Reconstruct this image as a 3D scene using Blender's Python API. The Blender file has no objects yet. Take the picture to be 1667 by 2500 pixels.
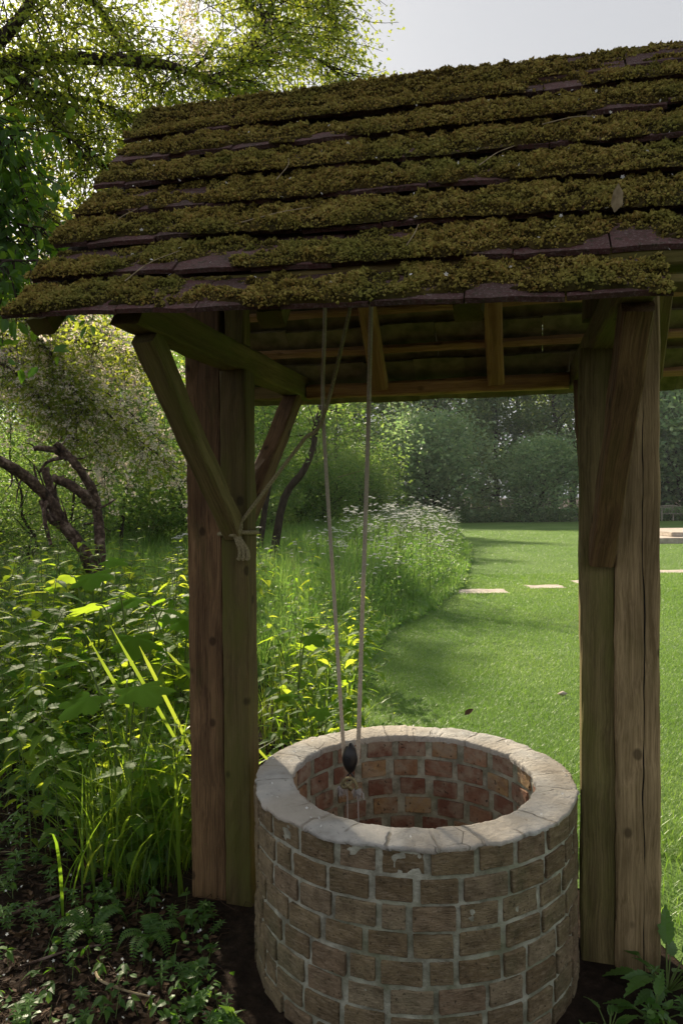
import bpy, bmesh, math, random
import numpy as np
from mathutils import Vector, Matrix, noise as mn

# ---------------------------------------------------------------- camera, sky, sun
sc = bpy.context.scene
COL = sc.collection
R = math.radians
EYE = 1.6
cam_d = bpy.data.cameras.new("camera")
cam = bpy.data.objects.new("camera", cam_d)
COL.objects.link(cam)
cam_d.sensor_fit = 'VERTICAL'
cam_d.sensor_height = 36.0
cam_d.lens = 36.0 * 1800 / 2500
cam_d.clip_start = 0.05
cam_d.clip_end = 2000
cam.matrix_world = Matrix.Translation((0, 0, EYE)) @ Matrix.Rotation(R(90 - 1.114), 4, 'X') @ Matrix.Rotation(R(-0.55), 4, 'Z')
sc.camera = cam

SUN_EL, SUN_AZ = 33.0, -25.0        # azimuth measured from +Y towards +X
world = bpy.data.worlds.new("World")
sc.world = world
world.use_nodes = True
wn = world.node_tree
wn.nodes.clear()
w_out = wn.nodes.new('ShaderNodeOutputWorld')
w_bg = wn.nodes.new('ShaderNodeBackground')
w_sky = wn.nodes.new('ShaderNodeTexSky')
w_sky.sky_type = 'NISHITA'
w_sky.sun_disc = False
w_sky.sun_elevation = R(SUN_EL)
w_sky.sun_rotation = R(SUN_AZ)
w_sky.air_density = 1.0
w_sky.dust_density = 3.0
w_sky.ozone_density = 1.0
w_hsv = wn.nodes.new('ShaderNodeHueSaturation')      # a thin veil of cloud: pale and even
w_hsv.inputs['Saturation'].default_value = 0.30
w_mix = wn.nodes.new('ShaderNodeMix')
w_mix.data_type = 'RGBA'
w_mix.inputs['Factor'].default_value = 0.72
w_mix.inputs['B'].default_value = (6.1, 6.2, 6.5, 1)
wn.links.new(w_sky.outputs[0], w_hsv.inputs['Color'])
wn.links.new(w_hsv.outputs[0], w_mix.inputs['A'])
wn.links.new(w_mix.outputs['Result'], w_bg.inputs['Color'])
w_bg.inputs['Strength'].default_value = 0.0555
wn.links.new(w_bg.outputs[0], w_out.inputs['Surface'])

sun_d = bpy.data.lights.new("sun", 'SUN')
sun = bpy.data.objects.new("sun", sun_d)
COL.objects.link(sun)
sun_d.energy = 5.0
sun_d.angle = R(1.2)
sun_d.color = (1.0, 0.86, 0.66)
to_sun = Vector((math.sin(R(SUN_AZ)) * math.cos(R(SUN_EL)), math.cos(R(SUN_AZ)) * math.cos(R(SUN_EL)), math.sin(R(SUN_EL))))
sun.rotation_euler = to_sun.to_track_quat('Z', 'Y').to_euler()

sc.view_settings.view_transform = 'Standard'
sc.view_settings.look = 'None'
sc.view_settings.exposure = 1.0
sc.view_settings.gamma = 1.0
sc.cycles.max_bounces = 8
sc.cycles.diffuse_bounces = 4
sc.cycles.glossy_bounces = 2
sc.cycles.transmission_bounces = 6
sc.cycles.transparent_max_bounces = 4
sc.cycles.caustics_reflective = False
sc.cycles.caustics_refractive = False
sc.cycles.sample_clamp_indirect = 6.0
sc.cycles.use_denoising = True

# ---------------------------------------------------------------- helpers
def put(name, data=None, parent=None, loc=None):
    o = bpy.data.objects.new(name, data)
    COL.objects.link(o)
    if parent is not None:
        o.parent = parent
    if loc is not None:
        o.location = loc
    return o

def tag(o, label=None, cat=None, group=None, kind=None):
    if label: o["label"] = label
    if cat: o["category"] = cat
    if group: o["group"] = group
    if kind: o["kind"] = kind
    return o

def thing(name, label, cat, loc=(0, 0, 0), rz=0.0, group=None):
    o = put(name, None, None, loc)
    o.rotation_euler = (0, 0, rz)
    o.empty_display_size = 0.1
    return tag(o, label, cat, group)

def copy_tree(o, parent=None):
    c = o.copy()
    COL.objects.link(c)
    c.parent = parent
    for ch in list(o.children):
        copy_tree(ch, c)
    return c

class Geo:
    """collects vertices and polygons (of any side count) for ONE mesh"""
    def __init__(s):
        s.v, s.f, s.n, s.a = [], [], 0, []
    def add(s, V, F, mi=0, att=None):
        V = np.asarray(V, dtype=np.float32).reshape(-1, 3)
        F = np.asarray(F, dtype=np.int64)
        s.v.append(V)
        s.f.append((F + s.n, mi))
        s.a.append(np.full(len(V), 0.0, np.float32) if att is None else np.broadcast_to(np.asarray(att, np.float32), (len(V),)))
        s.n += len(V)
    def mesh(s, name, mats, smooth=False, att=None):
        me = bpy.data.meshes.new(name)
        V = np.concatenate(s.v)
        me.vertices.add(len(V))
        me.vertices.foreach_set('co', V.ravel())
        loops = np.concatenate([f.ravel() for f, _ in s.f]).astype(np.int32)
        tot = np.concatenate([np.full(len(f), f.shape[1], np.int32) for f, _ in s.f])
        mi = np.concatenate([np.full(len(f), m, np.int32) for f, m in s.f])
        me.loops.add(len(loops))
        me.loops.foreach_set('vertex_index', loops)
        me.polygons.add(len(tot))
        st = np.zeros(len(tot), np.int32)
        st[1:] = np.cumsum(tot)[:-1]
        me.polygons.foreach_set('loop_start', st)
        me.polygons.foreach_set('loop_total', tot)
        me.polygons.foreach_set('material_index', mi)
        me.polygons.foreach_set('use_smooth', np.full(len(tot), bool(smooth)))
        if att:
            a = me.attributes.new(att, 'FLOAT', 'POINT')
            a.data.foreach_set('value', np.concatenate(s.a).astype(np.float32))
        for m in (mats if isinstance(mats, (list, tuple)) else [mats]):
            me.materials.append(m)
        me.update(calc_edges=True)
        return me
    def build(s, name, mats, parent=None, smooth=False, att=None, loc=None):
        return put(name, s.mesh(name, mats, smooth, att), parent, loc)

def scatter(g, T, F, P, Fr, S, mi=0, att=None):
    """N copies of the template (T, F) at positions P, frames Fr (N,3,3 columns = x, y, z), sizes S (N,) or (N,3)"""
    P = np.asarray(P, np.float32); N = len(P)
    if N == 0: return
    T = np.asarray(T, np.float32); F = np.asarray(F, np.int64)
    S = np.asarray(S, np.float32)
    S3 = S[:, None] * np.ones(3, np.float32) if S.ndim == 1 else S
    L = T[None] * S3[:, None, :]
    V = P[:, None, :] + np.einsum('nij,nkj->nki', np.asarray(Fr, np.float32), L)
    FF = (F[None] + (np.arange(N) * len(T))[:, None, None]).reshape(-1, F.shape[1])
    g.add(V.reshape(-1, 3), FF, mi, None if att is None else np.repeat(np.asarray(att, np.float32), len(T)))

def unit(a):
    return a / np.maximum(np.linalg.norm(a, axis=-1, keepdims=True), 1e-9)

def frames(x, z):
    x = unit(np.asarray(x, np.float32)); y = unit(np.cross(z, x)); z = np.cross(x, y)
    return np.stack([x, y, z], axis=-1)

def tube(g, pts, rad, n=8, mi=0, rough=0.0, rng=None, cap=True):
    pts = np.asarray(pts, float); k = len(pts)
    rad = np.broadcast_to(np.asarray(rad, float), (k,))
    t = np.gradient(pts, axis=0); t = unit(t)
    up = np.array([0.0, 0.0, 1.0]) if abs(t[0][2]) < 0.9 else np.array([1.0, 0, 0])
    ring = []
    a = np.linspace(0, 2 * np.pi, n, endpoint=False)
    u = unit(np.cross(t[0], up))
    for i in range(k):
        u = unit(u - t[i] * np.dot(u, t[i])); w = np.cross(t[i], u)
        rr = rad[i] * (1 + (rng.normal(0, rough, n) if rough else 0))
        ring.append(pts[i] + (np.cos(a) * rr)[:, None] * u + (np.sin(a) * rr)[:, None] * w)
    V = np.concatenate(ring)
    F = []
    for i in range(k - 1):
        for j in range(n):
            F.append((i * n + j, i * n + (j + 1) % n, (i + 1) * n + (j + 1) % n, (i + 1) * n + j))
    g.add(V, F, mi)
    if cap:
        g.add(ring[-1], [list(range(n))], mi); g.add(ring[0], [list(range(n))[::-1]], mi)

def spline(pts, n):
    """Catmull-Rom through pts, n samples"""
    p = np.asarray(pts, float)
    p = np.concatenate([[2 * p[0] - p[1]], p, [2 * p[-1] - p[-2]]])
    out = []
    m = len(p) - 3
    for s in np.linspace(0, m - 1e-6, n):
        i = int(s); t = s - i
        a, b, c, d = p[i:i + 4]
        out.append(0.5 * (2 * b + (c - a) * t + (2 * a - 5 * b + 4 * c - d) * t * t + (3 * b - a - 3 * c + d) * t ** 3))
    return np.array(out)

_h = np.random.default_rng(99).random((256, 256)).astype(np.float32)
def vnoise(x, y):
    """2-D value noise 0..1 on arrays"""
    xi = np.floor(x).astype(int); yi = np.floor(y).astype(int)
    fx = x - xi; fy = y - yi
    fx = fx * fx * (3 - 2 * fx); fy = fy * fy * (3 - 2 * fy)
    g = lambda a, b: _h[a & 255, b & 255]
    return (g(xi, yi) * (1 - fx) + g(xi + 1, yi) * fx) * (1 - fy) + (g(xi, yi + 1) * (1 - fx) + g(xi + 1, yi + 1) * fx) * fy
def fbm(x, y, o=4):
    s = 0; a = 0.5; t = 0
    for i in range(o):
        s = s + a * vnoise(x * 2 ** i + 17.3 * i, y * 2 ** i + 9.1 * i); t += a; a *= 0.5
    return s / t

# ---------------------------------------------------------------- materials
class N:
    def __init__(s, name):
        s.m = bpy.data.materials.new(name); s.m.use_nodes = True
        s.t = s.m.node_tree; s.t.nodes.clear()
        s.out = s('OutputMaterial')
    def __call__(s, kind, **kw):
        n = s.t.nodes.new('ShaderNode' + kind)
        for k, v in kw.items():
            if k in n.inputs: s.set(n.inputs[k], v)
            else: setattr(n, k, v)
        return n
    def set(s, sock, v):
        if isinstance(v, bpy.types.NodeSocket): s.t.links.new(v, sock)
        elif isinstance(v, tuple) and len(v) == 3 and sock.type == 'RGBA': sock.default_value = (*v, 1)
        else: sock.default_value = v
    def ramp(s, fac, stops, interp='LINEAR'):
        n = s.t.nodes.new('ShaderNodeValToRGB'); n.color_ramp.interpolation = interp
        e = n.color_ramp.elements
        while len(e) < len(stops): e.new(0.5)
        for i, (p, c) in enumerate(stops):
            e[i].position = p; e[i].color = (*c, 1) if len(c) == 3 else c
        s.t.links.new(fac, n.inputs[0]); return n.outputs[0]
    def noise(s, vec, scale, detail=4.0, rough=0.55, dist=0.0):
        n = s('TexNoise', Scale=scale, Detail=detail, Roughness=rough, Distortion=dist)
        if vec is not None: s.t.links.new(vec, n.inputs['Vector'])
        return n.outputs[0]
    def coord(s, which='Object', scale=(1, 1, 1)):
        c = s('TexCoord'); m = s('Mapping'); m.inputs['Scale'].default_value = scale
        s.t.links.new(c.outputs[which], m.inputs['Vector']); return m.outputs[0]
    def pos(s, scale=(1, 1, 1)):
        c = s('NewGeometry'); m = s('Mapping'); m.inputs['Scale'].default_value = scale
        s.t.links.new(c.outputs['Position'], m.inputs['Vector']); return m.outputs[0]
    def mix(s, fac, a, b, blend='MIX'):
        n = s.t.nodes.new('ShaderNodeMix'); n.data_type = 'RGBA'; n.blend_type = blend
        s.set(n.inputs['Factor'], fac); s.set(n.inputs['A'], a); s.set(n.inputs['B'], b); return n.outputs['Result']
    def math(s, op, a, b=0.0, clamp=False):
        n = s.t.nodes.new('ShaderNodeMath'); n.operation = op; n.use_clamp = clamp
        s.set(n.inputs[0], a); s.set(n.inputs[1], b); return n.outputs[0]
    def bump(s, h, strength=0.5, dist=0.01):
        return s('Bump', Height=h, Strength=strength, Distance=dist).outputs[0]
    def done(s, color, rough=0.8, bump=None, spec=0.3, trans=None, tw=0.0, metal=0.0):
        p = s('BsdfPrincipled', **{'Base Color': color, 'Roughness': rough, 'Metallic': metal, 'Specular IOR Level': spec})
        if bump is not None: s.t.links.new(bump, p.inputs['Normal'])
        sh = p.outputs[0]
        if trans is not None:
            tr = s('BsdfTranslucent', Color=trans)
            mx = s('MixShader', Fac=tw)
            s.t.links.new(sh, mx.inputs[1]); s.t.links.new(tr.outputs[0], mx.inputs[2]); sh = mx.outputs[0]
        s.t.links.new(sh, s.out.inputs['Surface']); return s.m

def leaf_mat(name, a, b, ta, tb, tw=0.45, rough=0.5, spec=0.35):
    """leaf: colour differs from leaf to leaf; light shines through"""
    n = N(name); r = n('NewGeometry').outputs['Random Per Island']
    return n.done(n.ramp(r, [(0, a), (1, b)]), rough, None, spec, n.ramp(r, [(0, ta), (1, tb)]), tw)

def wood_mat(name, dark, light, algae=0.3, algae_col=(0.055, 0.065, 0.012), seed=0.0, knots=0.7, crack=None):
    n = N(name)
    c = n('TexCoord').outputs['Object']
    mp = n('Mapping'); mp.inputs['Location'].default_value = (seed, seed * 1.7, seed * 0.3); mp.inputs['Scale'].default_value = (1, 1, 1)
    n.t.links.new(c, mp.inputs['Vector']); c0 = mp.outputs[0]
    def sc_(v, s):
        m = n('Mapping'); m.inputs['Scale'].default_value = s; n.t.links.new(v, m.inputs['Vector']); return m.outputs[0]
    warp = n.noise(sc_(c0, (3, 3, 1.2)), 2.0, 2)
    cw = n('VectorMath', operation='ADD'); n.t.links.new(c0, cw.inputs[0])
    wv = n('CombineXYZ'); n.t.links.new(n.math('MULTIPLY', warp, 0.05), wv.inputs[0]); n.t.links.new(n.math('MULTIPLY', warp, 0.04), wv.inputs[1])
    n.t.links.new(wv.outputs[0], cw.inputs[1]); cg = cw.outputs[0]
    fine = n.noise(sc_(cg, (190, 190, 4.0)), 1.0, 6, 0.75)
    broad = n.noise(sc_(cg, (28, 28, 0.8)), 1.0, 3)
    blot = n.noise(sc_(c0, (6, 6, 2.2)), 1.0, 4, 0.6)
    g = n.math('ADD', n.math('MULTIPLY', fine, 0.6), n.math('MULTIPLY', broad, 0.4))
    col = n.ramp(g, [(0.40, dark), (0.60, light)])
    col = n.mix(n.ramp(blot, [(0.35, (0, 0, 0)), (0.7, (0.5, 0.5, 0.5))]), col, tuple(x * 0.45 for x in dark))
    if algae > 0:
        am = n.ramp(n.noise(sc_(c0, (9, 9, 2.5)), 1.0, 5, 0.6), [(0.62 - algae * 0.45, (0, 0, 0)), (0.85 - algae * 0.3, (1, 1, 1))])
        col = n.mix(n.math('MULTIPLY', am, min(1.0, 0.5 + algae * 0.6)), col, algae_col)
    vo = n('TexVoronoi', Scale=1.0); n.t.links.new(sc_(c0, (9.0, 9.0, 6.5)), vo.inputs['Vector'])
    if knots > 0:
        kn = n.ramp(vo.outputs['Distance'], [(0.10, (1, 1, 1)), (0.16, (0, 0, 0))])
        col = n.mix(n.math('MULTIPLY', kn, knots), col, tuple(x * 0.28 for x in dark))
    h = n.math('ADD', n.math('MULTIPLY', fine, 0.5), n.math('MULTIPLY', broad, 0.5))
    if crack is not None:
        sx = n('SeparateXYZ'); n.t.links.new(c, sx.inputs[0])
        off = n.math('MULTIPLY', n.math('SUBTRACT', n.noise(sc_(c, (0, 0, 1.6)), 1.0, 3, 0.5), 0.5), 0.05)
        d = n.math('ABSOLUTE', n.math('SUBTRACT', n.math('SUBTRACT', sx.outputs[0], off), crack))
        w = n.math('MULTIPLY', n.math('SUBTRACT', n.noise(sc_(c, (0, 0, 2.3)), 1.0, 2), 0.33), 0.010, True)
        mk = n.math('LESS_THAN', d, w)
        col = n.mix(mk, col, (0.006, 0.005, 0.004))
        h = n.math('SUBTRACT', h, n.math('MULTIPLY', mk, 2.0))
    return n.done(col, 0.85, n.bump(h, 0.8, 0.005), 0.2)

M = {}
M['post_brown'] = wood_mat('weathered_post_brown', (0.082, 0.047, 0.023), (0.260, 0.160, 0.078), 0.16, seed=1.3)
M['post_green'] = wood_mat('weathered_post_green', (0.078, 0.056, 0.023), (0.195, 0.146, 0.065), 0.55, (0.098, 0.098, 0.023), seed=4.1)
M['post_pale'] = wood_mat('weathered_post_pale', (0.169, 0.119, 0.057), (0.419, 0.308, 0.169), 0.12, seed=7.7, crack=0.018)
M['post_olive'] = wood_mat('weathered_post_olive', (0.098, 0.075, 0.031), (0.247, 0.195, 0.088), 0.42, (0.111, 0.117, 0.026), seed=2.2)
M['beam'] = wood_mat('weathered_beam', (0.088, 0.060, 0.022), (0.225, 0.160, 0.062), 0.45, (0.106, 0.110, 0.022), seed=9.4)
M['rafter'] = wood_mat('sawn_rafter', (0.257, 0.142, 0.054), (0.513, 0.317, 0.135), 0.05, seed=5.5, knots=0.5)

n = N('clay_tile')
r = n('NewGeometry').outputs['Random Per Island']
p = n.pos((1, 1, 1))
c = n.ramp(r, [(0, (0.060, 0.024, 0.022)), (0.5, (0.085, 0.034, 0.031)), (1, (0.105, 0.046, 0.042))])
c = n.mix(n.ramp(n.noise(p, 24, 5, 0.65), [(0.45, (0, 0, 0)), (0.75, (0.6, 0.6, 0.6))]), c, (0.135, 0.090, 0.085))
c = n.mix(n.ramp(n.noise(p, 9, 4), [(0.5, (0, 0, 0)), (0.72, (0.7, 0.7, 0.7))]), c, (0.045, 0.030, 0.022))
c = n.mix(n.ramp(n.noise(p, 130, 4, 0.7), [(0.52, (0, 0, 0)), (0.66, (0.7, 0.7, 0.7))]), c, (0.19, 0.15, 0.14))
c = n.mix(n.ramp(n.noise(p, 70, 4, 0.7), [(0.54, (0, 0, 0)), (0.64, (0.85, 0.85, 0.85))]), c, (0.035, 0.030, 0.014))
M['tile'] = n.done(c, 0.75, n.bump(n.noise(p, 160, 5, 0.7), 0.9, 0.005), 0.25)
n = N('clay_tile_underside')
r = n('NewGeometry').outputs['Random Per Island']
c = n.ramp(r, [(0, (0.14, 0.118, 0.060)), (0.5, (0.22, 0.185, 0.085)), (1, (0.20, 0.150, 0.095))])
c = n.mix(n.ramp(n.noise(n.pos(), 14, 4), [(0.4, (0, 0, 0)), (0.7, (0.8, 0.8, 0.8))]), c, (0.06, 0.065, 0.02))
M['tile_under'] = n.done(c, 0.85, n.bump(n.noise(n.pos(), 120, 3), 0.4, 0.004), 0.2)

def moss_mat(name, cols, green):
    n = N(name); p = n.pos()
    a = n.math('ADD', n.math('MULTIPLY', n.noise(p, 11, 4, 0.6), 0.6), n.math('MULTIPLY', n.noise(p, 90, 3, 0.6), 0.4))
    c = n.ramp(a, [(0.33, cols[0]), (0.45, cols[1]), (0.56, cols[2]), (0.68, cols[3])])
    c = n.mix(n.ramp(n.noise(p, 3.3, 3), [(0.5, (0, 0, 0)), (0.7, (0.6, 0.6, 0.6))]), c, green)
    return n.done(c, 0.95, None, 0.1, cols[2], 0.15)
M['moss'] = moss_mat('roof_moss_base', ((0.020, 0.014, 0.006), (0.040, 0.030, 0.010), (0.070, 0.052, 0.014), (0.060, 0.036, 0.012)), (0.030, 0.036, 0.010))
n = N('roof_moss_shoots'); p = n.pos(); r = n('NewGeometry').outputs['Random Per Island']
k = n.math('ADD', n.math('MULTIPLY', n.noise(p, 9, 4, 0.6), 0.65), n.math('MULTIPLY', r, 0.35))
c = n.ramp(k, [(0.26, (0.060, 0.042, 0.014)), (0.40, (0.190, 0.150, 0.034)), (0.53, (0.345, 0.300, 0.072)), (0.63, (0.265, 0.165, 0.045)), (0.76, (0.450, 0.385, 0.125))])
c = n.mix(n.ramp(n.noise(p, 3.3, 3), [(0.50, (0, 0, 0)), (0.68, (0.55, 0.55, 0.55))]), c, (0.16, 0.195, 0.042))
M['moss_tip'] = n.done(c, 0.95, None, 0.1, (0.30, 0.26, 0.05), 0.2)

n = N('well_brick')
r = n('NewGeometry').outputs['Random Per Island']; p = n.pos()
c = n.ramp(r, [(0, (0.150, 0.105, 0.058)), (0.25, (0.250, 0.195, 0.112)), (0.45, (0.200, 0.145, 0.080)), (0.65, (0.285, 0.228, 0.138)), (0.82, (0.235, 0.165, 0.105)), (1, (0.300, 0.250, 0.160))])
c = n.mix(n.ramp(n.noise(p, 16, 5, 0.65), [(0.42, (0, 0, 0)), (0.72, (0.9, 0.9, 0.9))]), c, (0.085, 0.060, 0.034))
c = n.mix(n.ramp(n.noise(p, 60, 4, 0.7), [(0.55, (0, 0, 0)), (0.75, (0.5, 0.5, 0.5))]), c, (0.30, 0.24, 0.17))
c = n.mix(n.ramp(n.noise(p, 7, 4), [(0.52, (0, 0, 0)), (0.72, (0.55, 0.55, 0.55))]), c, (0.110, 0.115, 0.060))
c = n.mix(n.ramp(n.noise(n.pos((25, 25, 140)), 1, 5, 0.7), [(0.5, (0, 0, 0)), (0.68, (0.55, 0.55, 0.55))]), c, (0.36, 0.29, 0.20))
c = n.mix(n.ramp(n.noise(p, 110, 3, 0.6), [(0.60, (0, 0, 0)), (0.68, (0.8, 0.8, 0.8))]), c, (0.045, 0.034, 0.022))
hb = n.math('ADD', n.noise(n.pos((60, 60, 260)), 1, 4, 0.7), n.math('MULTIPLY', n.noise(p, 45, 4), 1.2))
M['brick'] = n.done(c, 0.9, n.bump(hb, 0.9, 0.008), 0.15)
n = N('well_brick_inner')
r = n('NewGeometry').outputs['Random Per Island']; p = n.pos()
c = n.ramp(r, [(0, (0.17, 0.080, 0.055)), (0.35, (0.23, 0.118, 0.080)), (0.65, (0.30, 0.175, 0.115)), (0.72, (0.38, 0.26, 0.13)), (0.85, (0.36, 0.25, 0.13)), (1, (0.23, 0.115, 0.075))])
c = n.mix(n.ramp(n.noise(p, 20, 5, 0.65), [(0.45, (0, 0, 0)), (0.7, (0.8, 0.8, 0.8))]), c, (0.17, 0.075, 0.045))
c = n.mix(n.ramp(n.noise(p, 13, 5, 0.65), [(0.44, (0, 0, 0)), (0.62, (0.75, 0.75, 0.75))]), c, (0.33, 0.275, 0.205))
c = n.mix(n.ramp(n.noise(p, 60, 3, 0.6), [(0.62, (0, 0, 0)), (0.68, (0.9, 0.9, 0.9))]), c, (0.045, 0.03, 0.022))
M['brick_in'] = n.done(c, 0.9, n.bump(n.noise(p, 70, 4), 0.5, 0.006), 0.15)
n = N('lime_mortar')
p = n.pos()
c = n.ramp(n.noise(p, 14, 5, 0.65), [(0.38, (0.22, 0.215, 0.165)), (0.62, (0.50, 0.50, 0.41))])
c = n.mix(n.ramp(n.noise(p, 6, 4), [(0.48, (0, 0, 0)), (0.68, (0.6, 0.6, 0.6))]), c, (0.19, 0.215, 0.12))
M['mortar'] = n.done(c, 0.95, n.bump(n.noise(p, 90, 5, 0.7), 0.8, 0.008), 0.1)
n = N('well_rim_cement')
p = n.pos()
c = n.ramp(n.noise(p, 9, 5, 0.62), [(0.34, (0.33, 0.315, 0.285)), (0.50, (0.47, 0.455, 0.42)), (0.66, (0.56, 0.53, 0.48))])
c = n.mix(n.ramp(n.noise(p, 4.5, 4), [(0.5, (0, 0, 0)), (0.7, (0.6, 0.6, 0.6))]), c, (0.42, 0.43, 0.42))
c = n.mix(n.ramp(n.noise(p, 42, 4, 0.7), [(0.62, (0, 0, 0)), (0.70, (0.8, 0.8, 0.8))]), c, (0.13, 0.115, 0.085))
vo = n('TexVoronoi', Scale=7.0, feature='DISTANCE_TO_EDGE'); n.t.links.new(p, vo.inputs['Vector'])
ck = n.math('MULTIPLY', n.ramp(vo.outputs['Distance'], [(0.0, (0.8, 0.8, 0.8)), (0.012, (0, 0, 0))]), n.ramp(n.noise(p, 5, 2), [(0.54, (0, 0, 0)), (0.62, (1, 1, 1))]))
c = n.mix(ck, c, (0.10, 0.085, 0.065))
sx = n('SeparateXYZ'); n.t.links.new(n('TexCoord').outputs['Object'], sx.inputs[0])
an = n.math('MULTIPLY', n.math('ARCTAN2', sx.outputs[1], sx.outputs[0]), 25 / (2 * math.pi))
an = n.math('ADD', an, n.math('MULTIPLY', n.noise(p, 9, 2), 0.35))
fr = n.math('ABSOLUTE', n.math('SUBTRACT', n.math('FRACT', an), 0.5))
jn = n.math('MULTIPLY', n.ramp(fr, [(0.455, (0, 0, 0)), (0.485, (1, 1, 1))]), n.ramp(n.noise(p, 6.5, 3), [(0.45, (0, 0, 0)), (0.6, (0.85, 0.85, 0.85))]))
c = n.mix(jn, c, (0.19, 0.17, 0.135))
tn = n.ramp(n.noise(p, 3.1, 2), [(0.46, (0, 0, 0)), (0.58, (0.6, 0.6, 0.6))])
c = n.mix(tn, c, (0.43, 0.375, 0.30))
ck = n.math('MAXIMUM', ck, n.math('MULTIPLY', jn, 0.7))
M['rim'] = n.done(c, 0.88, n.bump(n.math('SUBTRACT', n.noise(p, 55, 6, 0.68), n.math('MULTIPLY', ck, 1.2)), 1.0, 0.010), 0.2)

n = N('woodland_soil')
p = n.pos()
c = n.ramp(n.noise(p, 22, 6, 0.7), [(0.32, (0.012, 0.008, 0.006)), (0.55, (0.030, 0.020, 0.014)), (0.72, (0.060, 0.040, 0.027))])
M['soil'] = n.done(c, 0.95, n.bump(n.noise(p, 60, 6, 0.7), 0.9, 0.02), 0.1)
n = N('lawn_turf')
p = n.pos()
c = n.ramp(n.noise(p, 0.5, 4), [(0.35, (0.120, 0.220, 0.045)), (0.65, (0.190, 0.310, 0.080))])
c = n.mix(n.ramp(n.noise(p, 90, 4, 0.7), [(0.35, (0.7, 0.7, 0.7)), (0.6, (0, 0, 0))]), c, (0.055, 0.115, 0.018))
M['lawn'] = n.done(c, 0.8, n.bump(n.noise(p, 120, 4), 0.8, 0.02), 0.2, (0.12, 0.22, 0.03), 0.2)
n = N('lawn_blade')
at = n('Attribute', attribute_name='tone').outputs['Fac']
r = n('NewGeometry').outputs['Random Per Island']
k = n.math('ADD', n.math('MULTIPLY', r, 0.45), n.math('MULTIPLY', at, 0.55))
c = n.ramp(k, [(0.05, (0.095, 0.200, 0.028)), (0.5, (0.190, 0.330, 0.075)), (0.95, (0.330, 0.440, 0.190))])
M['lawn_blade'] = n.done(c, 0.42, None, 0.5, n.ramp(k, [(0, (0.16, 0.34, 0.02)), (1, (0.36, 0.52, 0.09))]), 0.45)

n = N('tree_bark')
p = n.pos((18, 18, 4))
c = n.ramp(n.noise(p, 1.4, 5, 0.65), [(0.3, (0.018, 0.013, 0.010)), (0.7, (0.080, 0.060, 0.046))])
M['bark'] = n.done(c, 0.9, n.bump(n.noise(p, 2.0, 5, 0.7), 0.8, 0.02), 0.15)
n = N('dead_wood')
p = n.pos((14, 14, 14))
c = n.ramp(n.noise(p, 1.2, 5, 0.65), [(0.36, (0.020, 0.012, 0.009)), (0.52, (0.085, 0.052, 0.038)), (0.68, (0.26, 0.19, 0.16))])
M['deadwood'] = n.done(c, 0.8, n.bump(n.noise(p, 2.0, 5, 0.7), 0.8, 0.02), 0.25)
n = N('dry_stalk'); M['stalk'] = n.done(n.ramp(n.noise(n.pos(), 40, 3), [(0.3, (0.17, 0.125, 0.07)), (0.7, (0.38, 0.31, 0.19))]), 0.8)

n = N('hemp_rope')
p = n.coord('Object', (1, 1, 1))
c = n.ramp(n.noise(p, 160, 4, 0.7), [(0.3, (0.42, 0.37, 0.29)), (0.7, (0.74, 0.69, 0.59))])
M['rope'] = n.done(c, 0.9, n.bump(n.noise(p, 500, 2), 0.8, 0.003), 0.1, (0.6, 0.46, 0.28), 0.25)
n = N('weathered_rope')
c = n.ramp(n.noise(n.coord('Object'), 160, 4, 0.7), [(0.3, (0.16, 0.14, 0.075)), (0.7, (0.42, 0.37, 0.22))])
M['rope_old'] = n.done(c, 0.9, n.bump(n.noise(n.coord('Object'), 500, 2), 0.8, 0.003), 0.1)
n = N('frayed_fibre'); M['fray'] = n.done((0.62, 0.60, 0.60), 0.9, None, 0.1, (0.6, 0.58, 0.56), 0.3)
n = N('black_iron'); M['iron'] = n.done((0.012, 0.012, 0.013), 0.45, n.bump(n.noise(n.coord('Object'), 90, 3), 0.3, 0.002), 0.5)
n = N('pale_stone')
c = n.ramp(n.noise(n.pos(), 6, 6, 0.65), [(0.3, (0.34, 0.29, 0.24)), (0.7, (0.56, 0.50, 0.43))])
M['stone'] = n.done(c, 0.85, n.bump(n.noise(n.pos(), 40, 5), 0.5, 0.01), 0.2)
n = N('bench_teak')
c = n.ramp(n.noise(n.coord('Object', (10, 10, 10)), 3, 4), [(0.3, (0.24, 0.20, 0.16)), (0.7, (0.42, 0.37, 0.31))])
M['teak'] = n.done(c, 0.8)
n = N('white_petal'); M['petal'] = n.done((0.80, 0.80, 0.78), 0.6, None, 0.3, (0.85, 0.85, 0.82), 0.35)
n = N('hawthorn_blossom')
r = n('NewGeometry').outputs['Random Per Island']
M['blossom'] = n.done(n.ramp(r, [(0, (0.84, 0.80, 0.74)), (0.6, (0.85, 0.82, 0.79)), (1, (0.80, 0.60, 0.50))]), 0.6, None, 0.2, n.ramp(r, [(0, (0.85, 0.78, 0.66)), (1, (0.85, 0.68, 0.55))]), 0.55)
M['hawthorn'] = leaf_mat('hawthorn_leaf', (0.040, 0.085, 0.014), (0.100, 0.155, 0.026), (0.34, 0.46, 0.03), (0.62, 0.66, 0.08), 0.5)
M['hawthorn_b'] = leaf_mat('may_leaf', (0.045, 0.100, 0.025), (0.105, 0.170, 0.050), (0.18, 0.38, 0.06), (0.42, 0.56, 0.12), 0.45)
M['wood_leaf'] = leaf_mat('sapling_leaf', (0.045, 0.110, 0.025), (0.115, 0.200, 0.050), (0.18, 0.38, 0.05), (0.42, 0.55, 0.10), 0.45)
M['dark_leaf'] = leaf_mat('laurel_leaf', (0.025, 0.065, 0.012), (0.065, 0.135, 0.026), (0.12, 0.30, 0.015), (0.32, 0.52, 0.03), 0.42, 0.4, 0.3)
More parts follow.
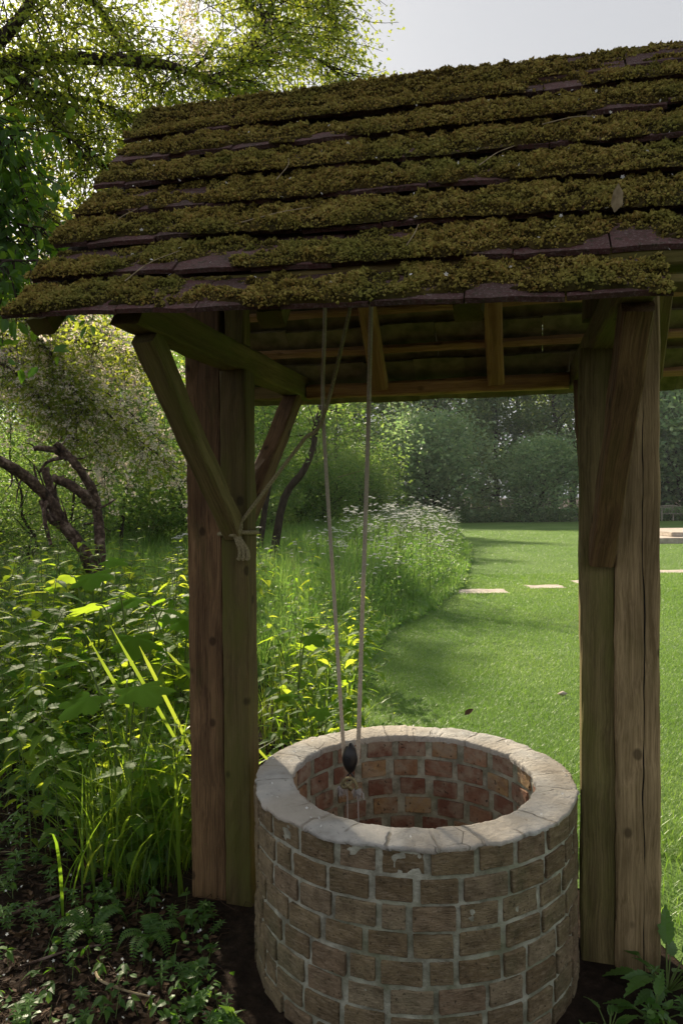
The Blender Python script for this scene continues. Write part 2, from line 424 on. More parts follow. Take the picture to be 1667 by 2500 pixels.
M['far_leaf'] = leaf_mat('far_tree_leaf', (0.035, 0.085, 0.040), (0.110, 0.190, 0.085), (0.20, 0.36, 0.08), (0.55, 0.68, 0.14), 0.45)
M['bush_leaf'] = leaf_mat('bush_leaf', (0.110, 0.210, 0.105), (0.300, 0.410, 0.215), (0.26, 0.46, 0.14), (0.52, 0.66, 0.22), 0.45)
M['nettle'] = leaf_mat('nettle_leaf', (0.042, 0.115, 0.024), (0.105, 0.195, 0.048), (0.34, 0.58, 0.02), (0.74, 0.80, 0.07), 0.58, 0.55, 0.14)
M['big_leaf'] = leaf_mat('hogweed_leaf', (0.030, 0.085, 0.016), (0.060, 0.125, 0.026), (0.30, 0.52, 0.02), (0.55, 0.68, 0.05), 0.6, 0.8, 0.0)
M['grass'] = leaf_mat('tall_grass_blade', (0.050, 0.110, 0.018), (0.105, 0.180, 0.035), (0.22, 0.42, 0.02), (0.55, 0.66, 0.06), 0.5, 0.4, 0.45)
M['meadow'] = leaf_mat('meadow_blade', (0.080, 0.180, 0.040), (0.180, 0.300, 0.095), (0.20, 0.44, 0.05), (0.42, 0.60, 0.12), 0.45, 0.45, 0.4)
M['weed'] = leaf_mat('weed_leaf', (0.045, 0.115, 0.022), (0.090, 0.180, 0.040), (0.14, 0.36, 0.02), (0.30, 0.50, 0.05), 0.4, 0.45, 0.4)
M['stem'] = N('green_stem').done((0.10, 0.15, 0.035), 0.6, None, 0.3)
M['litter'] = leaf_mat('leaf_litter', (0.030, 0.017, 0.010), (0.095, 0.055, 0.032), (0.06, 0.03, 0.01), (0.10, 0.06, 0.02), 0.15, 0.8, 0.2)

# ---------------------------------------------------------------- the ground
WC = Vector((0.244, 2.609, 0))          # well centre
rng = np.random.default_rng(5)
def ground_z(x, y):
    x = np.asarray(x, float); y = np.asarray(y, float)
    d = np.hypot(x - WC.x, y - WC.y)
    left = np.clip((-x - 0.35) / 0.8, 0, 1) * np.clip((14 - y) / 8, 0, 1)
    return (fbm(x * 0.9 + 40, y * 0.9 + 40, 3) - 0.5) * 0.16 * left * np.clip(d - 0.7, 0, 1)
g = Geo()
rad = [0.46, 0.6, 0.75, 0.9, 1.1, 1.3, 1.6, 1.9, 2.2, 2.6, 3.0, 3.5, 4, 4.6, 5.3, 6, 7, 8, 10, 12, 15, 20, 30, 50, 90, 200, 600]
na = 96
V = []
for i, r_ in enumerate(rad):
    a = np.linspace(0, 2 * np.pi, na, endpoint=False)
    x = WC.x + np.cos(a) * r_; y = WC.y + np.sin(a) * r_
    V.append(np.stack([x, y, ground_z(x, y) - 0.004], -1))
F = [(i * na + j, i * na + (j + 1) % na, (i + 1) * na + (j + 1) % na, (i + 1) * na + j) for i in range(len(rad) - 1) for j in range(na)]
g.add(np.concatenate(V), np.array(F)[:, ::1])
tag(g.build('ground', M['soil'], None, True), kind='structure')

# left edge of the mown lawn, running away from the well
EDGE = spline([(1.05, -3), (1.1, 1.0), (1.12, 2.35), (1.0, 2.95), (0.62, 3.35), (0.22, 3.75), (0.10, 4.6), (0.12, 5.6), (0.30, 7.0), (0.62, 8.6), (1.35, 10.4), (2.15, 13.0), (2.75, 16.0), (3.5, 20), (4.6, 28), (5.7, 36), (6.4, 45.2)], 140)[:, :2]
EDGE[:, 0] += (fbm(EDGE[:, 1] * 2.1, EDGE[:, 1] * 0 + 3.3, 3) - 0.5) * 0.22
def edge_x(y):
    return np.interp(y, EDGE[20:, 1], EDGE[20:, 0])
g = Geo()
L = np.concatenate([EDGE, np.zeros((140, 1))], 1)
L0 = L.copy(); L0[:, 0] -= 0.55 * np.clip((L[:, 1] - 4.5) / 2, 0, 1); cols = [L0]
L[:, 0] += 0.02
for k, xr in enumerate((0.25, 1.0, 3.0, 8.0, 20.0, 48.0)):
    c_ = L.copy(); c_[:, 0] = L[:, 0] + xr; cols.append(c_)
V = np.concatenate(cols); nn = 140
F = [(k * nn + i, (k + 1) * nn + i, (k + 1) * nn + i + 1, k * nn + i + 1) for k in range(len(cols) - 1) for i in range(nn - 1)]
g.add(V + np.array([0, 0, 0.002]), F)
tag(g.build('lawn', M['lawn'], None, True), kind='structure')

# ---------------------------------------------------------------- the well house
HO = Vector((-0.407, 2.925, 0)); YAW = -14.5
house = thing('well_house', 'timber well house with a steep mossy tiled roof over the brick well', 'well house', HO, R(YAW))
HR = Matrix.Rotation(R(YAW), 3, 'Z')
def hw(x, y, z):
    """house coordinates to world"""
    return HO + HR @ Vector((x, y, z))

def beam(name, p0, p1, w, h, mat, up=(0, 1, 0), parent=None, ch=0.006, rough=0.0022, cut0=0.0, cut1=0.0, seed=0):
    """a sawn timber from p0 to p1 (house coordinates), local Z along it; w across, h in the direction of 'up'"""
    p0 = Vector(p0); p1 = Vector(p1); L = (p1 - p0).length
    z = (p1 - p0).normalized(); y = Vector(up); y = (y - z * y.dot(z)).normalized(); x = y.cross(z)
    rg = np.random.default_rng(seed + 11)
    a, b = w / 2, h / 2
    sec = []
    for (sx, sy) in ((-1, -1), (1, -1), (1, 1), (-1, 1)):
        q = [(sx * a, sy * (b - ch)), (sx * (a - ch), sy * b)]
        sec += q if sx * sy > 0 else q[::-1]
    # add mid points along the faces so that they can be uneven
    full = []
    for i in range(8):
        full.append(sec[i]); nx = sec[(i + 1) % 8]
        if i % 2 == 1:
            for t in (0.33, 0.67): full.append((sec[i][0] * (1 - t) + nx[0] * t, sec[i][1] * (1 - t) + nx[1] * t))
    full = np.array(full); m = len(full)
    ns = max(3, int(L / 0.07))
    V = []
    for i in range(ns + 1):
        t = i / ns; zz = -L / 2 + L * t
        wob = np.array([(fbm(np.array(zz * 3 + seed), np.array(k * 7.7 + seed)) - 0.5) for k in range(2)]).ravel() * 0.006
        q = full + wob + rg.normal(0, rough, full.shape) * 0.6
        zc = np.full(m, zz)
        if i == 0: zc = zc + cut0 * full[:, 1]
        if i == ns: zc = zc + cut1 * full[:, 1]
        V.append(np.concatenate([q, zc[:, None]], 1))
    F = [(i * m + j, i * m + (j + 1) % m, (i + 1) * m + (j + 1) % m, (i + 1) * m + j) for i in range(ns) for j in range(m)]
    gg = Geo(); VV = np.concatenate(V); gg.add(VV, F)
    gg.f.append((np.array([list(range(ns * m, ns * m + m))]), 0)); gg.f.append((np.array([list(range(m))[::-1]]), 0))
    o = gg.build(name, mat, parent if parent is not None else house)
    mt = Matrix((x, y, z)).transposed().to_4x4(); mt.translation = (p0 + p1) / 2
    o.matrix_basis = mt
    return o

SR, YR = 1.340, -0.042          # right-hand post pair
# roof planes: eave and ridge heights drift a little along the ridge
def ze_front(s): return 2.100 - 0.044 * (s + 0.36)
def zr(s): return 3.108 - 0.022 * (s + 0.4)
TH = math.atan2(1.035, 0.885)
def front(u, v, w):
    """front roof slope: u along the ridge, v up the slope from the eave, w out of it (arrays) -> house coordinates"""
    u = np.asarray(u, float); v = np.asarray(v, float); w = np.asarray(w, float)
    t = v / 1.362
    sag = (fbm(u * 1.6 + 3, v * 2.0 + 8, 3) - 0.5) * 0.020
    e0 = ze_front(u); r0 = zr(u)
    y = -0.885 * (1 - t) + (w + sag) * -math.sin(TH); z = e0 + (r0 - e0) * t + (w + sag) * math.cos(TH)
    return np.stack([u, y, z], -1)
def back(u, v, w):
    u = np.asarray(u, float); v = np.asarray(v, float); w = np.asarray(w, float)
    t = v / 1.41
    sag = (fbm(u * 1.6 + 33, v * 2.0 + 5, 3) - 0.5) * 0.02
    r0 = zr(u)
    y = 0.92 * (1 - t) + (w + sag) * math.sin(R(50)); z = 2.06 + (r0 - 2.06) * t + (w + sag) * math.cos(R(50))
    return np.stack([u, y, z], -1)
U0, U1 = -0.36, 1.86
def u_left(v): return U0 + 0.025 - 0.045 * np.asarray(v) / 1.36

# posts
beam('post', (-0.135, 0.045, -0.3), (-0.135, 0.045, 2.95), 0.150, 0.150, M['post_brown'], seed=1)
beam('inner_post', (0, 0, -0.3), (0, 0, 2.10), 0.108, 0.102, M['post_green'], seed=2)
beam('post', (SR + 0.124, YR + 0.005, -0.3), (SR + 0.124, YR + 0.005, 2.95), 0.142, 0.140, M['post_pale'], seed=3)
beam('inner_post', (SR, YR, -0.3), (SR, YR, 2.10), 0.112, 0.102, M['post_olive'], seed=4)
# short posts on the ties up to the ridge
beam('king_post', (0.0, 0.012, 2.205), (0.0, 0.012, 2.95), 0.080, 0.075, M['beam'], seed=5)
beam('king_post', (SR, YR + 0.012, 2.205), (SR, YR + 0.012, 2.95), 0.080, 0.075, M['beam'], seed=6)
# tie beams across the posts, from eave to eave
beam('tie_beam', (0.0, -0.80, 2.152), (0.0, 0.875, 2.148), 0.092, 0.104, M['beam'], (0, 0, 1), seed=7, cut0=0.75, cut1=-0.6)
beam('tie_beam', (SR + 0.04, -0.795, 2.135), (SR, 0.875, 2.150), 0.092, 0.100, M['beam'], (0, 0, 1), seed=8, cut0=0.75, cut1=-0.6)
# diagonal braces under the ties
beam('brace', (0.0, -0.715, 2.096), (0.0, -0.045, 1.470), 0.072, 0.078, M['post_olive'], (0, 1, 1), seed=9)
beam('brace', (0.0, 0.715, 2.096), (0.0, 0.045, 1.50), 0.078, 0.074, M['post_brown'], (0, -1, 1), seed=10)
beam('brace', (SR + 0.046, YR - 0.685, 2.086), (SR + 0.012, YR - 0.050, 1.390), 0.078, 0.090, M['post_brown'], (0, 1, 1), seed=12)
beam('brace', (SR, YR + 0.715, 2.096), (SR, YR + 0.045, 1.50), 0.078, 0.074, M['post_brown'], (0, -1, 1), seed=13)
# plates, ridge board, rafters, battens
beam('wall_plate', (U0 + 0.12, -0.752, 2.212), (SR + 0.20, -0.752, 2.185), 0.07, 0.055, M['beam'], (0, 0, 1), seed=14)
beam('wall_plate', (0.050, 0.79, 2.122), (SR - 0.05, 0.79, 2.118), 0.055, 0.062, M['rafter'], (0, 0, 1), seed=15)
beam('wall_plate', (U0 + 0.05, 0.79, 2.128), (-0.05, 0.79, 2.124), 0.055, 0.062, M['beam'], (0, 0, 1), seed=29)
beam('ridge_board', (U0 - 0.0, 0.0, 2.935), (U1 - 0.03, 0.0, 2.895), 0.04, 0.15, M['beam'], (0, 0, 1), seed=16)
for i, s in enumerate((-0.32, 0.42, 0.965, 1.64)):
    p0 = back(s, 0.155, -0.066); p1 = back(s, 1.30, -0.066)
    beam('rafter', p0, p1, 0.075, 0.058, M['rafter'] if 0 < s < SR else M['beam'], (0, 0.76, 0.64), seed=20 + i)
    p0 = front(s, 0.10, -0.066); p1 = front(s, 1.26, -0.066)
    beam('rafter', p0, p1, 0.075, 0.058, M['beam'], (0, -0.76, 0.64), seed=40 + i)
for k in range(6):
    v = 0.075 + k * 0.205
    for fn, up, nm in ((back, (0, 0.76, 0.64), 0), (front, (0, -0.76, 0.64), 1)):
        w0 = -0.020
        beam('batten', fn(U0 + 0.06, v + 0.06, w0), fn(U1 - 0.03, v + 0.06, w0), 0.032, 0.030, M['rafter'] if nm == 0 else M['beam'], up, seed=60 + k * 2 + nm, ch=0.003)
# a barge board under the right-hand end of the front slope, seen where one eave tile is missing
beam('barge_board', front(1.70, 0.0, -0.045), front(1.70, 1.3, -0.045), 0.03, 0.10, M['post_brown'], (0, -0.76, 0.64), seed=90)

LIFT = 0.050
def tiles(fn, u0f, u1, n_course, gauge, tw, length, seed, missing=(), offs_=0.0, gap=0.004):
    """plain clay tiles, lapped, each a rounded slab, as one mesh"""
    rg = np.random.default_rng(seed); gg = Geo(); th = 0.019
    for k in range(n_course):
        u = float(u0f(k * gauge)) - (tw * 0.5 if k % 2 else 0.0) - offs_
        first = True
        while u < u1:
            w_ = tw * (1 + rg.normal(0, 0.003)); ua = max(u, float(u0f(k * gauge)) + rg.normal(0, 0.004)); ub = min(u + w_ - gap, u1)
            if ub - ua > 0.03 and not any(k == mk and ua >= mu for mk, mu in missing):
                dv = rg.normal(0, 0.004); dw = abs(rg.normal(0, 0.003)); tl = rg.normal(0, 0.003)
                va = k * gauge + dv; vb = min(va + length, 1.345)
                nu, nv = 4, 5
                us = np.linspace(ua, ub, nu + 1); vs = np.linspace(va, vb, nv + 1)
                top, bot = [], []
                for j, vv in enumerate(vs):
                    lift = LIFT * (1 - (vv - va) / length) + dw
                    for i, uu in enumerate(us):
                        e = tl * (uu - (ua + ub) / 2) * 12 * 0.35 + 0.0025 * math.sin((uu - ua) / (ub - ua) * math.pi)
                        rnd = 0.005 if j == 0 else 0.0
                        chip = 0.006 * rg.random() if j == 0 else 0.0
                        top.append((uu, vv + chip, lift + e - rnd)); bot.append((uu, vv + chip * 0.5, lift + e - th))
                m = (nu + 1) * (nv + 1)
                A = np.array(top + bot)
                V_ = fn(A[:, 0], A[:, 1], A[:, 2])
                ft, fb, fs = [], [], []
                q = nu + 1
                for j in range(nv):
                    for i in range(nu):
                        a0 = j * q + i
                        ft.append((a0, a0 + 1, a0 + q + 1, a0 + q)); fb.append((m + a0, m + a0 + q, m + a0 + q + 1, m + a0 + 1))
                for i in range(nu):
                    fs.append((i, m + i, m + i + 1, i + 1)); t0 = nv * q
                    fs.append((t0 + i, t0 + i + 1, m + t0 + i + 1, m + t0 + i))
                for j in range(nv):
                    fs.append((j * q, (j + 1) * q, m + (j + 1) * q, m + j * q)); fs.append((j * q + nu, m + j * q + nu, m + (j + 1) * q + nu, (j + 1) * q + nu))
                b0 = gg.n
                gg.add(V_, ft + fs, 0); gg.f.append((np.array(fb) + b0, 1))
            u += tw
    return gg
GA = 0.190
tiles(front, u_left, U1, 7, GA, 0.236, 0.265, 3, missing=((0, 1.40),), offs_=0.11).build('roof_slope', [M['tile'], M['tile_under']], house)
tiles(lambda u, v, w: back(u, v, w), lambda v: U0, U1, 7, GA, 0.236, 0.265, 4, gap=0.0012).build('roof_slope', [M['tile_under'], M['tile_under']], house)

# ridge caps
g = Geo()
gm = Geo()
u = -0.385; k = 0
while u < U1 + 0.05:
    ln = 0.455; lift = 0.0 if k % 2 else 0.004; sag = rng.normal(0, 0.004)
    prof = []
    for t in np.linspace(-1, 1, 17):
        a = abs(t); yy = math.copysign(0.112 * a ** 1.0, t); hh = -0.118 * a + 0.016 * (1 - a) ** 2 - 0.016 * math.exp(-(a / 0.12) ** 2)
        prof.append((yy, hh))
    prof = np.array(prof); inn = prof * np.array([0.90, 1.0]) + np.array([0, -0.020])
    us = np.linspace(u, u + ln - 0.006, 7)
    V = []
    for uu in us:
        base = zr(uu) + 0.058 + lift + sag
        V.append(np.stack([np.full(17, uu), prof[:, 0], base + prof[:, 1]], -1)); V.append(np.stack([np.full(17, uu), inn[:, 0], base + inn[:, 1]], -1))
    V = np.concatenate(V); F = []
    for i in range(6):
        a0 = i * 34; b0 = a0 + 34
        for j in range(16):
            F.append((a0 + j, b0 + j, b0 + j + 1, a0 + j + 1)); F.append((a0 + 17 + j, a0 + 18 + j, b0 + 18 + j, b0 + 17 + j))
        F.append((a0, a0 + 17, b0 + 17, b0)); F.append((a0 + 16, b0 + 16, b0 + 33, a0 + 33))
    for a0 in (0, 6 * 34):
        for j in range(16): F.append((a0 + j, a0 + j + 1, a0 + 18 + j, a0 + 17 + j))
    g.add(V, F)
    u += ln; k += 1
g.build('ridge_cap', M['tile'], house)

# moss: cushions grown as a height field over every course, with a fuzz of tiny shoots
TUFT = (np.array([(1, 0, 0), (0.31, 0.95, 0.1), (-0.81, 0.59, -0.1), (-0.81, -0.59, 0.1), (0.31, -0.95, 0), (0.1, 0.05, 1.0)]), np.array([(0, 1, 5), (1, 2, 5), (2, 3, 5), (3, 4, 5), (4, 0, 5)]))
def moss_patch(gg, fuzz, fn, us, vs, base, bias, seed, hmax=0.022, lower_bare=0.6, edge_drop=True):
    rg = np.random.default_rng(seed)
    U, Vv = np.meshgrid(us, vs, indexing='ij')
    so = seed * 13.7
    m = fbm(U * 3.2 + so, Vv * 7 + so, 4) + bias
    tv = (Vv - vs[0]) / (vs[-1] - vs[0])
    m = m - lower_bare * np.clip(0.22 - tv, 0, 1) * (0.3 + 1.6 * vnoise(U * 7 + so, U * 0 + 3.0)) 
    mask = np.clip((m - 0.40) / 0.12, 0, 1)
    wx = U + (fbm(U * 9 + so, Vv * 9, 2) - 0.5) * 0.05; wy = Vv + (fbm(U * 9 + 4, Vv * 9 + so, 2) - 0.5) * 0.05
    c1 = np.clip(1 - np.abs(fbm(wx * 16 + so, wy * 20 + 5, 2) - 0.5) * 5, 0, 1)        # 1 in the furrows between cushions
    c2 = np.clip(1 - np.abs(fbm(wx * 44 + so, wy * 50 + 9, 2) - 0.5) * 4, 0, 1)
    c3 = fbm(U * 150 + so, Vv * 150 + 2, 2)
    h = mask * (hmax * (0.35 + 0.75 * fbm(U * 6 + so, Vv * 9, 2) + 0.30 - 0.75 * c1 ** 1.3) - 0.010 * c2 ** 1.5 + 0.006 * (c3 - 0.4)) - 0.003
    crown_ = mask * (1 - 0.75 * c1) * (1 - 0.65 * c2)
    b = base(U, Vv)
    edge = np.clip(np.minimum(tv / 0.06, (1 - tv) / 0.05), 0, 1)
    h = np.where(h > 0, h * (0.25 + 0.75 * np.sqrt(edge)), h)
    Vt = fn(U, Vv - (0.012 * mask * (1 - np.clip(tv / 0.15, 0, 1)) if edge_drop else 0), b + h)
    nu, nv = U.shape
    idx = np.arange(nu * nv).reshape(nu, nv)
    F = np.stack([idx[:-1, :-1], idx[1:, :-1], idx[1:, 1:], idx[:-1, 1:]], -1).reshape(-1, 4)
    keep = (h.ravel()[F] > 0.0005).any(1)
    F = F[keep]
    if len(F) == 0: return
    used, inv = np.unique(F.ravel(), return_inverse=True)
    VV = Vt.reshape(-1, 3)[used]; FF = inv.reshape(-1, 4)
    gg.add(VV, FF)
    # fuzz
    wq = crown_.ravel()[F].mean(1) ** 1.6 + 0.02
    nf = int(len(FF) * 2.0)
    pick = rg.choice(len(FF), nf, p=wq / wq.sum())
    q = VV[FF[pick]]; t1 = rg.random((nf, 1)); t2 = rg.random((nf, 1))
    P = q[:, 0] + (q[:, 1] - q[:, 0]) * t1 + (q[:, 3] - q[:, 0]) * t2
    nrm = unit(np.cross(q[:, 1] - q[:, 0], q[:, 3] - q[:, 0]))
    up = np.array([0, -math.sin(TH), math.cos(TH)])
    nrm = np.where((nrm @ up)[:, None] < 0, -nrm, nrm)
    z = unit(nrm + rg.normal(0, 0.45, (nf, 3)))
    rad_ = 0.0016 + 0.0042 * rg.random(nf) ** 1.8 * (0.75 + 0.5 * wq[pick] / wq.max())
    S = np.stack([rad_ * rg.uniform(0.7, 1.2, nf), rad_ * rg.uniform(0.7, 1.2, nf), rad_ * rg.uniform(0.9, 2.4, nf)], -1)
    scatter(fuzz, TUFT[0], TUFT[1], P + nrm * (rad_ * 0.35)[:, None], frames(rg.normal(0, 1, (nf, 3)), z), S)
gm = Geo(); gf = Geo()
for k in range(7):
    va = k * GA - 0.004
    vs = np.linspace(va, va + GA + 0.004, 36)
    ua = float(u_left(k * GA)); ub = 1.435 if k == 0 else U1 - 0.02
    us = np.arange(ua + 0.004, ub, 0.0055)
    bias = [0.105, 0.135, 0.15, 0.17, 0.16, 0.16, 0.15][k]
    base = lambda U, Vv, k=k: LIFT * (1 - (Vv - k * GA) / 0.265) + 0.003
    moss_patch(gm, gf, front, us, vs, base, bias, 27 + k, 0.024, 0.60 if k else 1.25)
def ridge_map(U, T, W):
    a = np.abs(T); yy = -0.112 * a; hh = -0.118 * a + 0.016 * (1 - a) ** 2 - 0.016 * np.exp(-(a / 0.12) ** 2)
    return np.stack([U, yy - W * 0.72 * np.clip(a * 3, 0, 1), zr(U) + 0.060 + hh + W * 0.8], -1)
moss_patch(gm, gf, ridge_map, np.arange(-0.38, 1.25, 0.0055), np.linspace(1.0, 0.0, 30), lambda U, T: U * 0, 0.17, 31, 0.020, 0.35, False)
moss_patch(gm, gf, ridge_map, np.arange(1.25, U1, 0.0055), np.linspace(1.0, 0.0, 30), lambda U, T: U * 0, -0.03, 32, 0.014, 0.3, False)
offs = np.cumsum([0] + [len(v) for v in gf.v])[:-1]
for Vx, (Fx, _), o_ in zip(gf.v, gf.f, offs):
    gm.add(Vx, Fx - o_, 1)
gm.build('moss', [M['moss'], M['moss_tip']], house, False)

# ---------------------------------------------------------------- the well
well = thing('brick_well', 'round well of weathered brown bricks with a smooth grey cement rim under the tiled roof', 'well', WC)
RO, RI, NB, CH, RIM = 0.560, 0.427, 25, 0.0795, 0.612
bm_ = bmesh.new(); bmesh.ops.create_cube(bm_, size=1.0)
bmesh.ops.bevel(bm_, geom=list(bm_.edges), offset=0.05, segments=2, profile=0.6, affect='EDGES')
bmesh.ops.triangulate(bm_, faces=bm_.faces)
bmesh.ops.subdivide_edges(bm_, edges=[e for e in bm_.edges if e.calc_length() > 0.4], cuts=3, use_grid_fill=True)
bmesh.ops.triangulate(bm_, faces=bm_.faces)
BT = np.array([v.co[:] for v in bm_.verts]); BF = np.array([[v.index for v in f.verts] for f in bm_.faces]); bm_.free()
go = Geo(); gi = Geo(); gmo = Geo()
rg = np.random.default_rng(21)
def ring_brick(gg, a0, a1, r0, r1, z0, z1):
    T = BT.copy()
    jit = rg.normal(0, 0.0022, 3); tw = rg.normal(0, 0.007)
    a = a0 + (T[:, 0] + 0.5) * (a1 - a0) + tw * T[:, 2] * 0.25
    rr = r0 + (T[:, 1] + 0.5) * (r1 - r0) + jit[0]
    # flat-faced bricks: chord rather than arc
    am = (a0 + a1) / 2
    rr = rr / np.cos(np.clip(a - am, -0.3, 0.3)) - (r1 * (1 / math.cos((a1 - a0) / 2) - 1)) * 0.55
    z = z0 + (T[:, 2] + 0.5) * (z1 - z0) + jit[1] * 0.7 + tw * T[:, 0] * 0.12
    nz = fbm(a * 45 + z0 * 90, z * 60 + a0 * 30, 3) - 0.5
    rr = rr + nz * 0.007
    gg.add(np.stack([np.cos(a) * rr, np.sin(a) * rr, z + (fbm(a * 50, z * 20 + 4, 2) - 0.5) * 0.003], -1), BF)
ncr = 9
for c in range(ncr):
    z1 = RIM - 0.009 - c * CH; z0 = z1 - CH + 0.0135
    off = (0.5 if c % 2 else 0.0) + rg.normal(0, 0.10)
    cut = off; edges = []
    while cut < off + NB - 0.3:
        w_ = rg.choice([1.0, 1.0, 1.06, 0.92, 0.62 if c else 1.0]) ; edges.append((cut, min(cut + w_, off + NB))); cut += w_
    for (e0, e1) in edges:
        a0 = e0 / NB * 2 * math.pi; a1 = e1 / NB * 2 * math.pi
        if a1 - a0 < 0.05: continue
        mg = rg.uniform(0.006, 0.0115) / RO
        ring_brick(go, a0 + mg, a1 - mg, RO - 0.070, RO, z0, z1)
for c in range(22):
    z1 = RIM - 0.02 - c * CH; z0 = z1 - CH + 0.015
    off = rg.random()
    ni = 20
    for j in range(ni):
        a0 = (j + off) / ni * 2 * math.pi; a1 = (j + 1 + off) / ni * 2 * math.pi
        mg = rg.uniform(0.010, 0.019) / RI
        ring_brick(gi, a0 + mg, a1 - mg, RI, RI + 0.06, z0, z1)
go.build('brick_wall', M['brick'], well)
gi.build('inner_lining', M['brick_in'], well)
# mortar body: two shells, a little back from the brick faces
a = np.linspace(0, 2 * np.pi, 300, endpoint=False)
zz = np.linspace(-0.10, RIM - 0.006, 72)
A, Z = np.meshgrid(a, zz, indexing='ij')
def shell(Rr, zs, sgn):
    A, Z = np.meshgrid(a, zs, indexing='ij')
    rr = Rr + sgn * ((fbm(A * 12 + 3, Z * 30 + 7, 4) - 0.5) * 0.009 + np.clip(fbm(A * 5 + 8, Z * 9 + 7, 3) - 0.80, 0, 1) * 0.03)
    rr[-1] = rr[0] if False else rr[-1]
    V = np.stack([np.cos(A) * rr, np.sin(A) * rr, Z], -1)
    k, m = A.shape; idx = np.arange(k * m).reshape(k, m); nx = np.roll(idx, -1, 0)
    F = np.stack([idx[:, :-1], nx[:, :-1], nx[:, 1:], idx[:, 1:]], -1).reshape(-1, 4)
    return V.reshape(-1, 3), F
gmo.add(*shell(RO - 0.0075, zz, 1)); gmo.add(*shell(RI + 0.0075, np.linspace(-1.3, RIM - 0.006, 150), -1))
gmo.build('mortar', M['mortar'], well, True)
# cement rim: an uneven annulus with worn, broken edges
a = np.linspace(0, 2 * np.pi, 420, endpoint=False)
brk = (fbm(np.cos(a) * 7 + 20, np.sin(a) * 7 + 20, 4) - 0.5)
brk2 = (fbm(np.cos(a) * 9 + 50, np.sin(a) * 9 + 20, 4) - 0.5)
seam = np.abs(((a / (2 * np.pi) * NB) % 1) - 0.5)
ro = RO + 0.000 + np.where(np.abs(brk) > 0.12, brk * 0.035, brk * 0.012) - 0.004 * (seam > 0.465); ri = RI - 0.004 - brk2 * 0.020
rings = []
prof = [(0.985, -0.012), (1.0, -0.007), (1.0, -0.003), (0.992, 0.0), (0.96, 0.002), (0.85, 0.003), (0.7, 0.004), (0.55, 0.004), (0.4, 0.004), (0.25, 0.003), (0.1, 0.001), (0.02, 0.0), (0.005, -0.004), (0.0, -0.012), (0.01, -0.022)]
for t, h in prof:
    rr = ri + (ro - ri) * t
    x = np.cos(a) * rr; y = np.sin(a) * rr
    hz = RIM + h + (fbm(x * 14 + 9, y * 14 + 9, 4) - 0.5) * 0.010 + (fbm(x * 60 + 9, y * 60 + 9, 3) - 0.5) * 0.0055
    hz = hz - 0.004 * ((seam > 0.47) & (fbm(np.cos(a) * 3, np.sin(a) * 3, 2) > 0.5))
    rings.append(np.stack([x, y, hz], -1))
V = np.concatenate(rings); m = len(a)
F = [(i * m + j, i * m + (j + 1) % m, (i + 1) * m + (j + 1) % m, (i + 1) * m + j) for i in range(len(prof) - 1) for j in range(m)]
g = Geo(); g.add(V, np.array(F)[:, ::-1])
g.build('rim', M['rim'], well, True)
g = Geo()
t = np.linspace(0, 2 * np.pi, 40, endpoint=False)
g.add(np.stack([np.cos(t) * 0.43, np.sin(t) * 0.43, t * 0 - 1.25], -1), [list(range(40))])
g.build('shaft_bottom', M['soil'], well)

# ---------------------------------------------------------------- ropes and pulley
def rope_geo(g, pts, r, n_per_m=260, strands=3, pitch=0.035, fibres=0, rng=None, mf=1):
    """laid rope: a tube whose section is three lobes that twist along it, plus loose fibres"""
    pts = np.asarray(pts, float)
    L = np.linalg.norm(np.diff(pts, axis=0), axis=1).sum()
    P = spline(pts, max(8, int(L * n_per_m)))
    n = 10; t = unit(np.gradient(P, axis=0))
    s = np.concatenate([[0], np.cumsum(np.linalg.norm(np.diff(P, axis=0), axis=1))])
    up = np.array([0.3, 0.9, 0.1]); rings = []
    a = np.linspace(0, 2 * np.pi, n, endpoint=False)
    for i in range(len(P)):
        u = unit(np.cross(t[i], up)); w = np.cross(t[i], u)
        ph = s[i] / pitch * 2 * np.pi
        rr = r * (0.86 + 0.20 * np.abs(np.cos(strands / 2 * (a - ph))))
        rings.append(P[i] + (np.cos(a) * rr)[:, None] * u + (np.sin(a) * rr)[:, None] * w)
    k = len(P)
    F = [(i * n + j, i * n + (j + 1) % n, (i + 1) * n + (j + 1) % n, (i + 1) * n + j) for i in range(k - 1) for j in range(n)]
    g.add(np.concatenate(rings), F)
    g.add(rings[-1], [list(range(n))]); g.add(rings[0], [list(range(n))[::-1]])
    if fibres:
        m = int(fibres * L); i = rng.integers(0, k, m)
        d = unit(np.cross(t[i], rng.normal(0, 1, (m, 3)))); d2 = unit(d + t[i] * rng.normal(0, 0.9, (m, 1)))
        b = P[i] + d * r * 0.9; ln = rng.uniform(0.002, 0.0065, (m, 1)); sd = unit(np.cross(d2, rng.normal(0, 1, (m, 3)))) * 0.00035
        V = np.stack([b - sd, b + sd, b + d2 * ln], 1).reshape(-1, 3)
        g.add(V, np.arange(m * 3).reshape(m, 3), 0)
rr = np.random.default_rng(77)
blk = hw(0.446, 0.0, 0.60)
cross = hw(0.352, 0.0, 1.93)
g = Geo()
pl = [hw(0.372, 0.0, 2.90), hw(0.362, 0.0, 2.30), cross, hw(0.384, 0.0, 1.30), hw(0.418, 0.0, 0.66), hw(0.426, 0.0, 0.575)]
pr = [hw(0.567, 0.0, 2.90), hw(0.543, 0.0, 2.32), hw(0.524, 0.0, 1.75), hw(0.496, 0.0, 1.10), hw(0.478, 0.0, 0.66), hw(0.469, 0.0, 0.575)]
lo = [hw(0.426, 0, 0.575), hw(0.447, 0.0, 0.548), hw(0.469, 0, 0.575)]
rope_geo(g, pl, 0.0074, fibres=1500, rng=rr); rope_geo(g, pr, 0.0084, fibres=1500, rng=rr); rope_geo(g, lo, 0.005)
o = g.build('hoist_rope', M['rope'])
